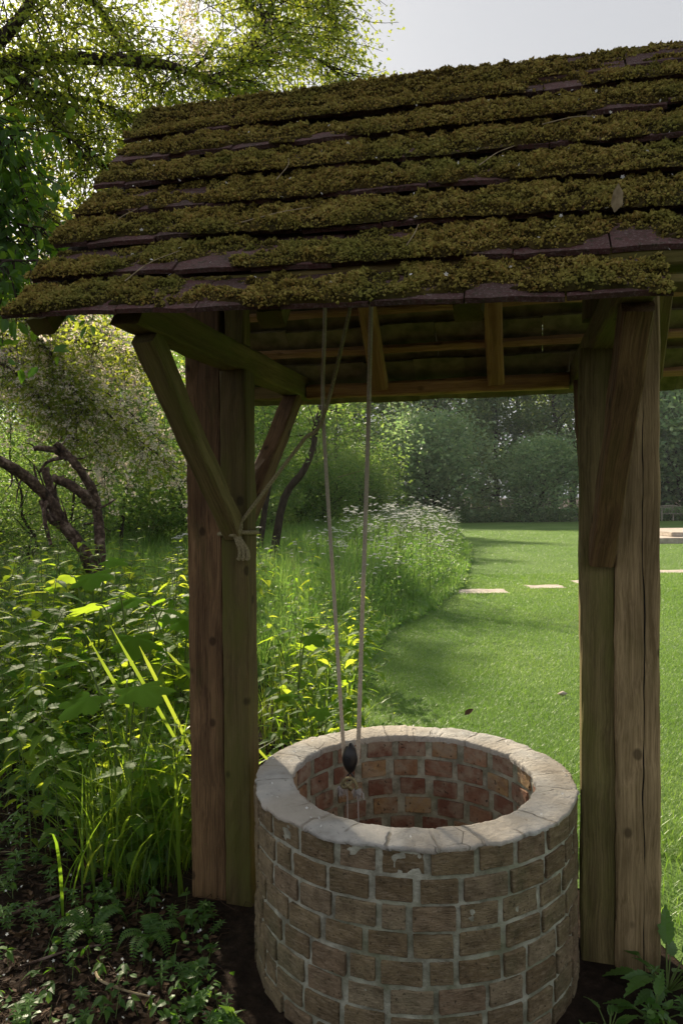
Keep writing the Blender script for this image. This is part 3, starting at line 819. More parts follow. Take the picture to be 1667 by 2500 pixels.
tag(o, 'pale hemp rope hanging in two long falls from the roof to the black pulley block', 'rope')
# pulley block (eye-shaped shell seen edge on) with its strop knot below
pul = thing('pulley_block', 'small black eye-shaped pulley block hanging between the two rope falls over the well', 'pulley', blk, R(YAW))
g = Geo()
hs = np.linspace(-1, 1, 15)
V = []
for k, h in enumerate(hs):
    w_ = 0.0285 * (1 - abs(h) ** 1.8) ** 0.9 + 0.0035; d_ = 0.030 * (1 - abs(h) ** 3) + 0.004
    tt = np.linspace(0, 2 * np.pi, 14, endpoint=False)
    V.append(np.stack([np.cos(tt) * w_, np.sin(tt) * d_, tt * 0 + h * 0.060], -1))
m = 14
F = [(i * m + j, i * m + (j + 1) % m, (i + 1) * m + (j + 1) % m, (i + 1) * m + j) for i in range(14) for j in range(m)]
g.add(np.concatenate(V), F); g.add(V[-1], [list(range(m))]); g.add(V[0], [list(range(m))[::-1]])
g.build('shell', M['iron'], pul, True)
g = Geo(); tube(g, spline([(0, -0.004, -0.055), (0.012, -0.004, -0.072), (0, -0.004, -0.086), (-0.012, -0.004, -0.072), (0, -0.004, -0.055)], 24), 0.0035, 8)
g.build('becket', M['iron'], pul, True)
g = Geo(); tube(g, [(-0.004, -0.036, 0.004), (-0.004, 0.036, 0.004)], 0.006, 10); g.build('axle_pin', M['iron'], pul, True)
g = Geo()
rope_geo(g, [(-0.030, -0.006, -0.105), (-0.024, -0.010, -0.085), (-0.006, -0.012, -0.074), (0.010, -0.010, -0.076), (0.022, -0.008, -0.092), (0.026, -0.006, -0.112), (0.022, 0.0, -0.122)], 0.0062, 500)
rope_geo(g, [(0.010, -0.004, -0.082), (0.0, -0.014, -0.096), (-0.016, -0.016, -0.108), (-0.030, -0.010, -0.110), (-0.034, 0.0, -0.098), (-0.022, 0.006, -0.088)], 0.0062, 500)
rope_geo(g, [(-0.020, -0.012, -0.092), (-0.006, -0.018, -0.102), (0.006, -0.014, -0.112), (0.0, -0.004, -0.120), (-0.012, 0.0, -0.112)], 0.0058, 500)
kn = g.build('rope_knot', M['rope_old'], pul, True)
g = Geo()
for (cx, cz, wd) in ((-0.036, -0.112, 0.016), (0.030, -0.116, 0.018)):
    for i in range(70):
        x0 = cx + rr.normal(0, 0.005); y0 = rr.normal(0, 0.005) - 0.006
        dx = rr.normal(0, wd * 0.6); ln = rr.uniform(0.02, 0.042)
        tube(g, [(x0, y0, cz), (x0 + dx * 0.6, y0 + rr.normal(0, 0.004), cz - ln * 0.5), (x0 + dx * 0.8, y0 + rr.normal(0, 0.005), cz - ln)], [0.0017, 0.0013, 0.0006], 4, cap=False)
g.build('frayed_end', M['fray'], pul)
g = Geo()
rope_geo(g, [(-0.014, 0, -0.108), (-0.013, 0, -0.15), (-0.014, 0.0, -0.6), (-0.014, 0.0, -1.2)], 0.0024, 150, pitch=0.016)
rope_geo(g, [(0.028, 0, -0.118), (0.029, 0, -0.15), (0.031, 0.0, -0.6), (0.032, 0.0, -1.2)], 0.0024, 150, pitch=0.016)
g.build('well_line', M['fray'], pul)

# mooring line from the knot on the left inner post up to the ridge
g = Geo()
kp = Vector((0.012, -0.066, 1.480))
def H(p): return hw(*p)
rope_geo(g, [H(kp), H((0.10, -0.050, 1.594)), H((0.19, -0.034, 1.710)), H((0.28, -0.018, 1.826)), cross + Vector((0.008, -0.012, 0)), H((0.50, 0.0, 2.48)), H((0.60, 0.0, 2.92))], 0.0074)
tz = [(0.030, -0.060, 1.505), (0.034, -0.078, 1.480), (0.012, -0.086, 1.462), (-0.012, -0.078, 1.470), (-0.010, -0.076, 1.490), (0.010, -0.090, 1.496), (0.028, -0.084, 1.468), (0.010, -0.070, 1.452)]
rope_geo(g, [H(p) for p in tz], 0.0115, 500)
rope_geo(g, [H((-0.005, -0.080, 1.470)), H((-0.030, -0.070, 1.466)), H((-0.056, -0.060, 1.462)), H((-0.064, -0.03, 1.462)), H((-0.062, 0.04, 1.462)), H((0.0, 0.058, 1.462)), H((0.060, 0.04, 1.464)), H((0.062, -0.045, 1.468)), H((0.03, -0.075, 1.47))], 0.0088, 500)
for dx in (-0.006, 0.004, 0.014):
    rope_geo(g, [H((0.018 + dx * 0.5, -0.075, 1.462)), H((0.032 + dx, -0.084, 1.435)), H((0.044 + dx * 1.5, -0.080, 1.405)), H((0.044 + dx * 1.8, -0.076, 1.375)), H((0.036 + dx * 1.8, -0.072, 1.365))], 0.0078, 500)
tag(g.build('mooring_rope', M['rope_old']), 'old knotted rope tied round the left inner post and slanting up to the ridge', 'rope')
g = Geo()
tube(g, spline([H((-0.055, -0.42, 1.98)), H((-0.066, -0.30, 1.80)), H((-0.068, -0.20, 1.66)), H((-0.055, -0.11, 1.55)), H((-0.022, -0.066, 1.492))], 30), 0.0016, 5)
tag(g.build('loose_string', M['rope_old']), 'thin loose string looping down the left brace to the rope knot', 'string')

# ---------------------------------------------------------------- foliage templates
LEAF4 = (np.array([(0, 0, 0), (0.42, 0.30, 0.05), (1, 0, -0.06), (0.42, -0.30, 0.05)]), np.array([(0, 2, 1), (0, 3, 2)]))
LEAF6 = (np.array([(0, 0, 0), (0.28, 0.24, 0.05), (0.68, 0.20, 0.0), (1, 0, -0.12), (0.68, -0.20, 0.0), (0.28, -0.24, 0.05), (0.5, 0, -0.02)]), np.array([(0, 6, 1), (1, 6, 2), (2, 6, 3), (3, 6, 4), (4, 6, 5), (5, 6, 0)]))
HAW = (np.array([(0, 0, 0), (0.25, 0.10, 0.02), (0.45, 0.42, 0.06), (0.58, 0.20, 0.02), (1, 0.12, -0.05), (1, -0.12, -0.05), (0.58, -0.20, 0.02), (0.45, -0.42, 0.06), (0.25, -0.10, 0.02), (0.5, 0, -0.02)]),
       np.array([(0, 9, 1), (1, 9, 2), (2, 9, 3), (3, 9, 4), (4, 9, 5), (5, 9, 6), (6, 9, 7), (7, 9, 8), (8, 9, 0)]))
t5 = np.linspace(0, 2 * np.pi, 10, endpoint=False)
PETAL5 = (np.concatenate([[(0, 0, 0)], np.stack([np.cos(t5) * np.where(np.arange(10) % 2, 0.55, 1.0), np.sin(t5) * np.where(np.arange(10) % 2, 0.55, 1.0), np.full(10, 0.12)], -1)]),
          np.array([(0, 1 + i, 1 + (i + 1) % 10) for i in range(10)]))

def rand_frames(rg, n, out=None, droop=0.3, flat=0.8):
    """leaf axes: mostly outward and drooping, faces mostly up"""
    x = rg.normal(0, 1, (n, 3)); x[:, 2] = x[:, 2] * 0.55 - droop
    if out is not None: x = x + out
    z = rg.normal(0, 1, (n, 3)) * flat + np.array([0, 0, 0.9])
    return frames(x, z)

def limb(rg, p, d, length, n=7, curl=0.25, lift=0.0):
    pts = [np.array(p, float)]; d = unit(np.array(d, float)); st = length / (n - 1)
    for i in range(n - 1):
        d = unit(d + rg.normal(0, curl, 3) * 0.5 + np.array([0, 0, lift]))
        pts.append(pts[-1] + d * st)
    return np.array(pts)

def grow(seed, height, r0, crown_lo, crown_r, nleaf, leaf, leaf_size, n_limb=14, lean=(0, 0), spread=0.16, lift=0.05, tpl=LEAF4, trunk_bend=0.06, twigs=3, flower=None, up=0.7, top_taper=0.55, trunks=1):
    """a tree with its foot at the origin: returns (wood Geo, crown Geo, blossom Geo or None)"""
    rg = np.random.default_rng(seed)
    w = Geo(); c = Geo(); b = Geo() if flower else None
    anchors = []
    for tk in range(trunks):
        k = 9
        pts = np.zeros((k, 3)); off = rg.normal(0, 0.25, 2) * (trunks > 1)
        for i in range(1, k):
            t = i / (k - 1)
            pts[i] = (off[0] * (0.3 + t * 2.0) + lean[0] * t ** 1.4 + rg.normal(0, trunk_bend) * height * 0.25, off[1] * (0.3 + t * 2) + lean[1] * t ** 1.4 + rg.normal(0, trunk_bend) * height * 0.25, height * 0.93 * t)
        P = spline(pts, 22)
        rr = r0 * (1 - 0.86 * np.linspace(0, 1, 22)) ; rr[0] *= 1.45; rr[1] *= 1.15
        tube(w, P, rr, 9, 0, 0.05, rg)
        for j in range(n_limb):
            t = crown_lo + (0.97 - crown_lo) * (j + rg.random()) / n_limb
            i = min(int(t * 21), 20); base = P[i]
            az = j * 2.4 + rg.normal(0, 0.5)
            q = (t - crown_lo) / (1 - crown_lo)
            prof = (0.62 + 0.38 * math.sin(min(q / 0.45, 1) * math.pi / 2)) * (1 - top_taper * max(0, (q - 0.35) / 0.65) ** 1.3)
            ln = crown_r * prof * rg.uniform(0.75, 1.12)
            el = up * (0.25 + 0.9 * q) + rg.normal(0, 0.15)
            d = (math.cos(az) * math.cos(el), math.sin(az) * math.cos(el), math.sin(el))
            lp = limb(rg, base, d, ln, 7, 0.30, lift)
            lr = max(0.012, rr[i] * 0.42)
            tube(w, lp, np.linspace(lr, lr * 0.18, 7), 5, cap=False)
            for m in range(2, 7):
                for s in range(twigs):
                    dd = unit(lp[m] - lp[m - 1]) * 0.7 + rg.normal(0, 0.75, 3) * np.array([1, 1, 0.7])
                    tl = ln * rg.uniform(0.22, 0.42)
                    tp = limb(rg, lp[m], dd, tl, 4, 0.35, 0.02)
                    tube(w, tp, np.linspace(lr * 0.25, lr * 0.08, 4), 3, cap=False)
                    anchors += [tp[1], tp[2], tp[3], tp[3]]
            anchors += [lp[-1], lp[-1]]
    A = np.array(anchors)
    wts = rg.random(len(A)) ** 1.5; wts /= wts.sum()
    pk = rg.choice(len(A), nleaf, p=wts)
    P = A[pk] + rg.normal(0, 1, (nleaf, 3)) * spread * np.array([1, 1, 0.8])
    ok = P[:, 2] > 0.1; P = P[ok]
    n_ = len(P)
    scatter(c, tpl[0], tpl[1], P, rand_frames(rg, n_), leaf_size * rg.uniform(0.65, 1.25, n_))
    if flower:
        nf, fs = flower
        cl = rg.choice(len(A), max(1, nf // 9))
        C = np.repeat(A[cl] + rg.normal(0, spread * 0.8, (len(cl), 3)), 9, 0)
        P = C + rg.normal(0, 0.028, C.shape) * np.array([1, 1, 0.6])
        z = rg.normal(0, 0.5, P.shape) + np.array([0, -0.2, 0.8])
        scatter(b, PETAL5[0], PETAL5[1], P, frames(rg.normal(0, 1, P.shape), z), fs * rg.uniform(0.7, 1.2, len(P)))
    return w, c, b

def tree_thing(name, label, cat, group, geos, leaf_m, bark='bark', loc=(0, 0, 0), rz=0.0, scale=1.0):
    t = thing(name, label, cat, loc, rz, group)
    w, c, b = geos
    w.build('trunk', M[bark], t, True)
    c.build('crown', M[leaf_m], t)
    if b is not None and b.n: b.build('blossom', M['blossom'], t)
    t.scale = (scale,) * 3
    return t

def place(proto, used, loc, rz, scale, label, group=None):
    o = proto if not used.get(proto.name) else copy_tree(proto)
    used[proto.name] = True
    o.location = loc; o.rotation_euler = (0, 0, rz); o.scale = (scale * 1.0,) * 3 if not isinstance(scale, tuple) else scale
    o['label'] = label
    if group: o['group'] = group
    return o
used = {}

# ---------------------------------------------------------------- the far side of the lawn
rg = np.random.default_rng(8)
far_a = tree_thing('tall_tree', 'x', 'tree', 'tall trees beyond the lawn', grow(11, 15, 0.28, 0.16, 4.4, 12000, None, 0.30, 22, spread=0.42, twigs=3, top_taper=0.5), 'far_leaf')
far_b = tree_thing('tall_tree', 'x', 'tree', 'tall trees beyond the lawn', grow(12, 17, 0.32, 0.22, 4.8, 12500, None, 0.30, 24, spread=0.42, twigs=3, top_taper=0.35), 'far_leaf')
far_c = tree_thing('tall_tree', 'x', 'tree', 'tall trees beyond the lawn', grow(13, 13, 0.22, 0.10, 3.8, 14000, None, 0.27, 20, spread=0.5, twigs=3, top_taper=0.6), 'far_leaf')
ft = [(-9, 58, 1), (-5.5, 54, 0), (-2.2, 60, 1), (0.8, 55, 2), (3.4, 52, 0), (5.2, 58, 1), (7.6, 54, 0), (9.6, 60, 1), (11.2, 53, 2), (13.4, 57, 1), (15.6, 53, 0), (17.6, 58, 1), (19.4, 53.5, 0), (21.4, 50.5, 2), (23.6, 52, 1), (26.5, 51, 0), (29.5, 54, 1), (22.6, 57, 1), (-13, 62, 0), (-17, 66, 1), (33, 57, 0)]
LAB = 'tall leafy tree standing in the dark row beyond the far edge of the lawn'
for i, (x, y, k) in enumerate(ft):
    place((far_a, far_b, far_c)[k], used, (x + rg.normal(0, 0.4), y, 0), rg.uniform(0, 6.28), rg.uniform(0.85, 1.05), LAB, 'tall trees beyond the lawn')
bushg = grow(31, 5.4, 0.10, 0.03, 3.7, 17000, None, 0.24, 34, spread=0.50, up=0.75, top_taper=0.80, lift=0.05, twigs=4, trunks=2)
tree_thing('round_bush', 'broad grey-green round bush at the far edge of the lawn, larger of the two', 'bush', 'round bushes', bushg, 'bush_leaf', loc=(5.9, 46.6, 0), rz=1.0, scale=1.12)
tree_thing('round_bush', 'lower grey-green round bush at the far lawn edge beside the right posts', 'bush', 'round bushes', bushg, 'bush_leaf', loc=(12.0, 46.3, 0), rz=2.6, scale=0.86)
tree_thing('round_bush', 'pale green loose bush behind the meadow, left of the large round bush', 'bush', 'round bushes', bushg, 'wood_leaf', loc=(0.6, 40.0, 0), rz=4.1, scale=0.75)
tree_thing('round_bush', 'tall soft bush rising behind the empty garden bench', 'bush', 'round bushes', bushg, 'bush_leaf', loc=(23.3, 49.0, 0), rz=0.4, scale=1.55)
# band of nettles and cow parsley along the far edge
g = Geo()
nb = 24000
x = rg.uniform(4.0, 32, nb); y = 45.3 + rg.uniform(0, 1.6, nb) ** 1.3
hgt = 0.95 * (0.6 + 0.6 * fbm(x * 0.7, y * 0.7, 3)); z = rg.uniform(0.0, 1.0, nb) ** 0.8 * hgt
scatter(g, *LEAF4, np.stack([x, y, z], -1), rand_frames(rg, nb), rg.uniform(0.09, 0.2, nb))
x = rg.uniform(-14, 4.6, nb // 2); y = rg.uniform(34, 46, nb // 2); z = rg.uniform(0, 1.1, nb // 2)
scatter(g, *LEAF4, np.stack([x, y, z], -1), rand_frames(rg, nb // 2), rg.uniform(0.1, 0.22, nb // 2))
tag(g.build('far_undergrowth', M['bush_leaf']), kind='stuff')

# ---------------------------------------------------------------- the bench, platform and stones on the lawn
bench = thing('garden_bench', 'weathered wooden garden bench with a slatted curved back at the far lawn edge', 'bench', (20.28, 45.4, 0), R(4))
def box(g, x0, x1, y0, y1, z0, z1, mi=0, b=0.0):
    V = [(x, y, z) for z in (z0, z1) for y in (y0, y1) for x in (x0, x1)]
    g.add(V, [(0, 2, 3, 1), (4, 5, 7, 6), (0, 1, 5, 4), (2, 6, 7, 3), (0, 4, 6, 2), (1, 3, 7, 5)], mi)
g = Geo()
for i in range(5): box(g, -0.74, 0.74, -0.26 + i * 0.095, -0.26 + i * 0.095 + 0.075, 0.40, 0.43)
g.build('seat', M['teak'], bench)
g = Geo()
for i in range(21): box(g, -0.66 + i * 0.065, -0.66 + i * 0.065 + 0.028, 0.235, 0.255, 0.47, 0.80 + 0.08 * (1 - ((i - 10) / 10) ** 2))
tube(g, [(-0.74 + 1.48 * t, 0.245, 0.83 + 0.09 * (1 - (2 * t - 1) ** 2)) for t in np.linspace(0, 1, 13)], 0.038, 6)
box(g, -0.72, 0.72, 0.225, 0.265, 0.445, 0.495)
for x in (-0.24, 0.24): box(g, x - 0.03, x + 0.03, 0.228, 0.262, 0.495, 0.88)
g.build('backrest', M['teak'], bench)
for sx in (-0.72, 0.72):
    g = Geo(); box(g, sx - 0.03, sx + 0.03, -0.27, 0.27, 0.62, 0.66); g.build('armrest', M['teak'], bench)
    g = Geo(); box(g, sx - 0.03, sx + 0.03, -0.26, -0.20, 0, 0.62); g.build('leg', M['teak'], bench)
    g = Geo(); box(g, sx - 0.03, sx + 0.03, 0.20, 0.26, 0, 0.85); g.build('leg', M['teak'], bench)
g = Geo(); box(g, -0.03, 0.03, -0.25, -0.19, 0, 0.40); g.build('leg', M['teak'], bench)

def slab(name, x0, x1, y0, y1, z0, z1, rz=0.0, parent=None, mat='stone', seed=0):
    """stone slab with worn edges, subdivided so that its edges can wander"""
    rg = np.random.default_rng(seed + 50); bm = bmesh.new()
    bmesh.ops.create_cube(bm, size=1.0)
    for v in bm.verts: v.co = Vector(((x0 if v.co.x < 0 else x1) - (x0 + x1) / 2, (y0 if v.co.y < 0 else y1) - (y0 + y1) / 2, z0 if v.co.z < 0 else z1))
    bmesh.ops.subdivide_edges(bm, edges=[e for e in bm.edges if e.calc_length() > 0.3], cuts=6, use_grid_fill=True)
    bmesh.ops.bevel(bm, geom=[e for e in bm.edges if len(e.link_faces) == 2 and e.calc_face_angle(0) > 1.0], offset=min(0.02, (z1 - z0) * 0.3), segments=2, affect='EDGES')
    for v in bm.verts: v.co += Vector(rg.normal(0, 0.004, 3))
    me = bpy.data.meshes.new(name); bm.to_mesh(me); bm.free(); me.materials.append(M[mat])
    o = put(name, me, parent, ((x0 + x1) / 2, (y0 + y1) / 2, 0)); o.rotation_euler = (0, 0, rz)
    return o
plat = thing('stone_platform', 'low pale stone platform with a second step on the lawn beside the right post', 'platform', (10.0, 23.9, 0), R(2))
slab('lower_step', 0, 6, 0, 4.0, -0.05, 0.185, parent=plat, seed=1)
slab('upper_step', 1.05, 6, 0.7, 4.0, 0.187, 0.33, parent=plat, seed=2)
st = [((1.88, 2.76, 12.05, 12.62), 'pale flat stepping stone nearest the tall grass, between the ropes and right posts'), ((3.22, 3.88, 12.62, 13.12), 'small pale stepping stone second from the tall grass edge'), ((4.22, 5.1, 13.25, 13.8), 'pale stepping stone half hidden behind the right inner post'), ((6.35, 7.3, 14.9, 15.5), 'pale stepping stone just to the right of the right posts'), ((8.1, 9.2, 16.2, 16.9), 'pale stepping stone farthest along the row, at the right picture edge')]
for i, (q, lb) in enumerate(st):
    tag(slab('stepping_stone', *q, -0.04, 0.014, R(rg.normal(0, 4)), seed=10 + i), lb, 'stepping stone', 'stepping stones on the lawn')

# ---------------------------------------------------------------- the wood on the left
rg = np.random.default_rng(19)
sap = [tree_thing('sapling', 'x', 'tree', 'saplings', grow(41 + i, 6.5, 0.055, 0.15, 1.7, 7500, None, 0.085, 17, (rg.normal(0, 0.5), 0), 0.20, 0.06, HAW, 0.09, 3, up=0.8), 'wood_leaf') for i in range(3)]
old = [tree_thing('woodland_tree', 'x', 'tree', 'woodland trees', grow(51 + i, 9.0, 0.13, 0.2, 2.8, 15000, None, 0.11, 22, (rg.normal(0, 0.8), 0), 0.30, 0.04, LEAF6, 0.07, 3), 'wood_leaf') for i in range(2)]
LS = 'slender sapling among the light green wood beyond the nettles'
LW = 'woodland tree with a loose pale green crown beyond the meadow'
sp = [(-6.6, 15.4), (-5.8, 17.8), (-5.2, 14.2), (-4.8, 16.2), (-2.9, 15.6), (-3.0, 17.5), (-3.3, 19.5), (-4.2, 20), (-6.8, 21), (-2.2, 22), (-2.4, 24.0), (-0.8, 27), (-5.4, 25), (-8.6, 26), (-3.4, 26.5), (-1.2, 28), (-3.0, 30), (-7.4, 31), (-2.6, 32), (-5.2, 12.2), (-7.6, 17.2)]
for i, (x, y) in enumerate(sp):
    sc_ = rg.uniform(0.75, 1.1) * (0.62 if x < -0.40 * y + 0.9 else 1.0)
    place(sap[i % 3], used, (x, y, 0), rg.uniform(0, 6.28), sc_, LS, 'saplings in the wood')
for i, (x, y, s) in enumerate([(-3.6, 25.5, 0.8), (-6.5, 28, 0.8), (-10.5, 31, 0.85), (-4.0, 35, 1.1), (-14, 38, 1.2), (-9, 40, 1.2), (-0.5, 36, 1.05), (-18, 44, 1.3), (-13, 50, 1.4), (-5.5, 44, 1.2)]):
    place(old[i % 2], used, (x, y, 0), rg.uniform(0, 6.28), s, LW, 'woodland trees beyond the meadow')
lowb = tree_thing('woodland_shrub', 'x', 'shrub', 'shrubs', grow(81, 2.6, 0.05, 0.02, 1.9, 14000, None, 0.10, 26, spread=0.32, up=0.9, top_taper=0.4, lift=0.08, twigs=3, trunks=3, tpl=LEAF6), 'wood_leaf')
for i, (x, y, s) in enumerate([(-6.6, 13.0, 0.62), (-8.6, 16.5, 0.8), (-4.6, 18.0, 0.7), (-7.2, 21, 1.0), (-10.5, 22, 1.1), (-3.0, 21, 0.8), (-12.5, 27, 1.2), (-8.5, 27, 1.1), (-5.0, 30, 1.2), (-1.2, 26, 0.9), (-15, 33, 1.3), (-10.5, 34, 1.3), (0.8, 33, 1.0), (-6.5, 37, 1.3), (-2.5, 39, 1.3), (-17.5, 40, 1.4), (-12, 42, 1.5)]):
    place(lowb, used, (x, y, 0), rg.uniform(0, 6.28), s, 'low spreading shrub filling the gaps of the light wood on the left', 'woodland shrubs')
# two leaning trunks seen between the left posts and the ropes
def pole_tree(name, label, path, r0, r1, crown, seed, mat='wood_leaf', nl=600):
    rg = np.random.default_rng(seed); p = np.array(path)
    t = thing(name, label, 'tree', tuple(p[0]), 0, None); q = p - p[0]
    w = Geo(); P = spline(q, 24); tube(w, P, np.linspace(r0, r1, 24), 9, 0, 0.05, rg)
    anchors = []
    for j in range(10):
        i = rg.integers(11, 23); lp = limb(rg, P[i], rg.normal(0, 1, 3) * np.array([1, 1, 0.4]) + np.array([0, 0, 0.5]), rg.uniform(0.6, 1.3), 6, 0.3, 0.03)
        tube(w, lp, np.linspace(r1 * 0.7, r1 * 0.15, 6), 5, cap=False); anchors += list(lp[2:])
    A = np.array(anchors); C = Geo(); pk = rg.integers(0, len(A), nl)
    scatter(C, *LEAF6, A[pk] + rg.normal(0, 0.3, (nl, 3)), rand_frames(rg, nl), rg.uniform(0.06, 0.12, nl))
    w.build('trunk', M['bark'], t, True); C.build('crown', M[mat], t)
    return t
pole_tree('leaning_tree', 'dark slanting trunk curving up to the right between the posts and the ropes', [(-1.38, 14.0, 0), (-1.10, 14.0, 1.55), (-0.72, 14.0, 2.1), (-0.52, 14.1, 2.6), (-0.42, 14.2, 3.2), (-0.25, 14.3, 3.7), (-0.1, 14.4, 4.2)], 0.085, 0.025, None, 5)
pole_tree('leaning_tree', 'thinner slanting trunk just behind the left brace, beside the dark curved trunk', [(-1.75, 15.0, 0), (-1.50, 15.0, 1.7), (-1.22, 15.0, 2.6), (-1.05, 15.1, 3.4), (-1.1, 15.2, 4.2)], 0.07, 0.02, None, 6)

# ---------------------------------------------------------------- the old hawthorn: gnarled broken stems and a blossoming crown
def ray(u, v, d):
    """a point d metres in front of the camera on the sight line measured at (u, v) on the 1667 x 2500 photograph"""
    r_ = 0.0096; x = (u - 833.5) / 1800; z = -(v - 1215) / 1800
    return np.array([(x - z * r_ * 1.0) * d, d, EYE + (z - (-x) * r_ * -1.0) * d])
rg = np.random.default_rng(61)
haw = thing('hawthorn_tree', 'old hawthorn with long drooping branches of small backlit leaves over the roof', 'tree', (-4.2, 6.2, 0))
HT = np.array([-4.2, 6.2, 0.0])
w = Geo()
ROUGH = 0.06
def hl(pts, r0, r1, n=None, sides=7):
    P = spline(np.array(pts) - HT, n or max(10, len(pts) * 5)); tube(w, P, np.linspace(r0, r1, len(P)), sides, 0, ROUGH, rg); return P
hl([(-4.2, 6.2, -0.2), (-4.1, 6.15, 1.2), (-3.95, 6.0, 2.6), (-3.7, 5.8, 3.9), (-3.2, 5.6, 4.6)], 0.20, 0.11, 24, 12)
limbs = []
limbs.append(hl([(-3.2, 5.6, 4.6), ray(0, 180, 5.5), ray(110, 158, 5.5), ray(190, 154, 5.6), ray(400, 166, 5.7), ray(480, 186, 5.8), ray(530, 208, 5.9), ray(600, 233, 6.0)], 0.075, 0.012, 40))
limbs.append(hl([(-3.2, 5.6, 4.55), ray(0, 190, 5.4), ray(105, 235, 5.4), ray(170, 320, 5.5), ray(235, 370, 5.6), ray(285, 425, 5.7)], 0.055, 0.010, 36))
limbs.append(hl([ray(118, 240, 5.4), ray(200, 246, 5.6), ray(270, 262, 5.8), ray(335, 305, 5.9)], 0.028, 0.006))
limbs.append(hl([ray(520, 205, 5.85), ray(575, 190, 5.9), ray(612, 165, 6.0), ray(655, 105, 6.1), ray(690, 35, 6.2), ray(720, -40, 6.3)], 0.026, 0.008))
limbs.append(hl([(-3.5, 5.7, 4.4), ray(-40, 150, 5.2), ray(45, 100, 5.2), ray(110, 20, 5.3), ray(180, -80, 5.4)], 0.07, 0.02))
limbs.append(hl([ray(-60, -60, 5.6), ray(150, -30, 5.8), ray(245, 10, 6.0), ray(295, 75, 6.1), ray(350, 150, 6.2), ray(420, 230, 6.3)], 0.05, 0.010))
limbs.append(hl([ray(-80, -260, 5.8), ray(250, -180, 6.2), ray(500, -90, 6.5), ray(660, 50, 6.6), ray(760, 130, 6.7), ray(850, 195, 6.7)], 0.06, 0.008, 40))
limbs.append(hl([ray(250, -180, 6.2), ray(520, -200, 6.5), ray(690, -110, 6.6), ray(790, -30, 6.7), ray(835, 50, 6.7)], 0.04, 0.008, 40))
limbs.append(hl([ray(-100, 380, 5.6), ray(20, 420, 5.8), ray(120, 500, 6.0), ray(190, 590, 6.1), ray(240, 680, 6.2)], 0.04, 0.008))
limbs.append(hl([ray(-80, 620, 8.6), ray(60, 780, 9.0), ray(160, 900, 9.2), ray(280, 1020, 9.4), ray(400, 1120, 9.6)], 0.035, 0.007, 36))
limbs.append(hl([ray(-80, 560, 8.6), ray(90, 800, 9.0), ray(180, 930, 9.2), ray(196, 990, 9.2)], 0.03, 0.007, 36))
limbs.append(hl([ray(60, 770, 9.2), ray(200, 830, 9.4), ray(290, 850, 9.4), ray(390, 880, 9.5)], 0.02, 0.006))
limbs.append(hl([ray(-60, 850, 9.0), ray(60, 920, 9.2), ray(130, 1000, 9.4), ray(190, 1080, 9.6)], 0.025, 0.006))
shade_limb = [hl([(-3.5, 5.7, 4.3), (-2.9, 6.1, 4.25), (-2.2, 6.5, 4.05), (-1.75, 6.7, 3.9), (-1.5, 6.8, 3.8)], 0.035, 0.007, 24)]  # limb added out of sight behind the roof to keep sun off the rim
limbs = limbs[:8] + shade_limb + limbs[8:]
anchors = []; dirs = []
def sprays(P, n_per, ln0, ln1, droop, spread_d=0.9, start=0.15):
    k = len(P)
    for i in range(int(k * start), k):
        for s in range(n_per):
            d0 = unit(P[min(i + 1, k - 1)] - P[max(i - 1, 0)])
            d = d0 * 0.5 + rg.normal(0, spread_d, 3) * np.array([1, 1, 0.8]); d[2] -= droop * 0.6
            tp = limb(rg, P[i], d, rg.uniform(ln0, ln1), 6, 0.35, -droop * 0.25)
            tube(w, tp, np.linspace(0.006, 0.002, 6), 3, cap=False)
            for q in tp[1:]: anchors.append(q)
top = limbs[:9]
for P in top: sprays(P, 4, 0.35, 0.95, 0.45)
na_top = len(anchors)
for P in limbs[9:]: sprays(P, 4, 0.25, 0.75, 0.55)
A = np.array(anchors)
c = Geo(); b = Geo()
def dress(A, n, size, spread, nb, out, bl):
    pk = rg.integers(0, len(A), n)
    P = A[pk] + rg.normal(0, spread, (n, 3))
    scatter(out, *HAW, P, rand_frames(rg, n, droop=0.5), size * rg.uniform(0.6, 1.25, n))
    if nb:
        cl = rg.integers(0, len(A), nb)
        C = np.repeat(A[cl] + rg.normal(0, spread * 0.6, (nb, 3)), 9, 0)
        P = C + rg.normal(0, 0.020, C.shape) * np.array([1, 1, 0.6])
        z = rg.normal(0, 0.45, P.shape) + np.array([0, -0.25, 0.8])
        scatter(bl, PETAL5[0], PETAL5[1], P, frames(rg.normal(0, 1, P.shape), z), 0.0085 * rg.uniform(0.8, 1.25, len(P)))
dress(A[:na_top], 38000, 0.041, 0.075, 420, c, b)
dress(A[na_top:], 11500, 0.054, 0.085, 0, c, b)
Al = A[na_top:]; C = np.repeat(Al[rg.integers(0, len(Al), 1300)] + rg.normal(0, 0.06, (1300, 3)), 9, 0); P = C + rg.normal(0, 0.026, C.shape) * np.array([1, 1, 0.6])
scatter(b, PETAL5[0], PETAL5[1], P, frames(rg.normal(0, 1, P.shape), rg.normal(0, 0.45, P.shape) + np.array([0, -0.35, 0.7])), 0.014 * rg.uniform(0.8, 1.25, len(P)))
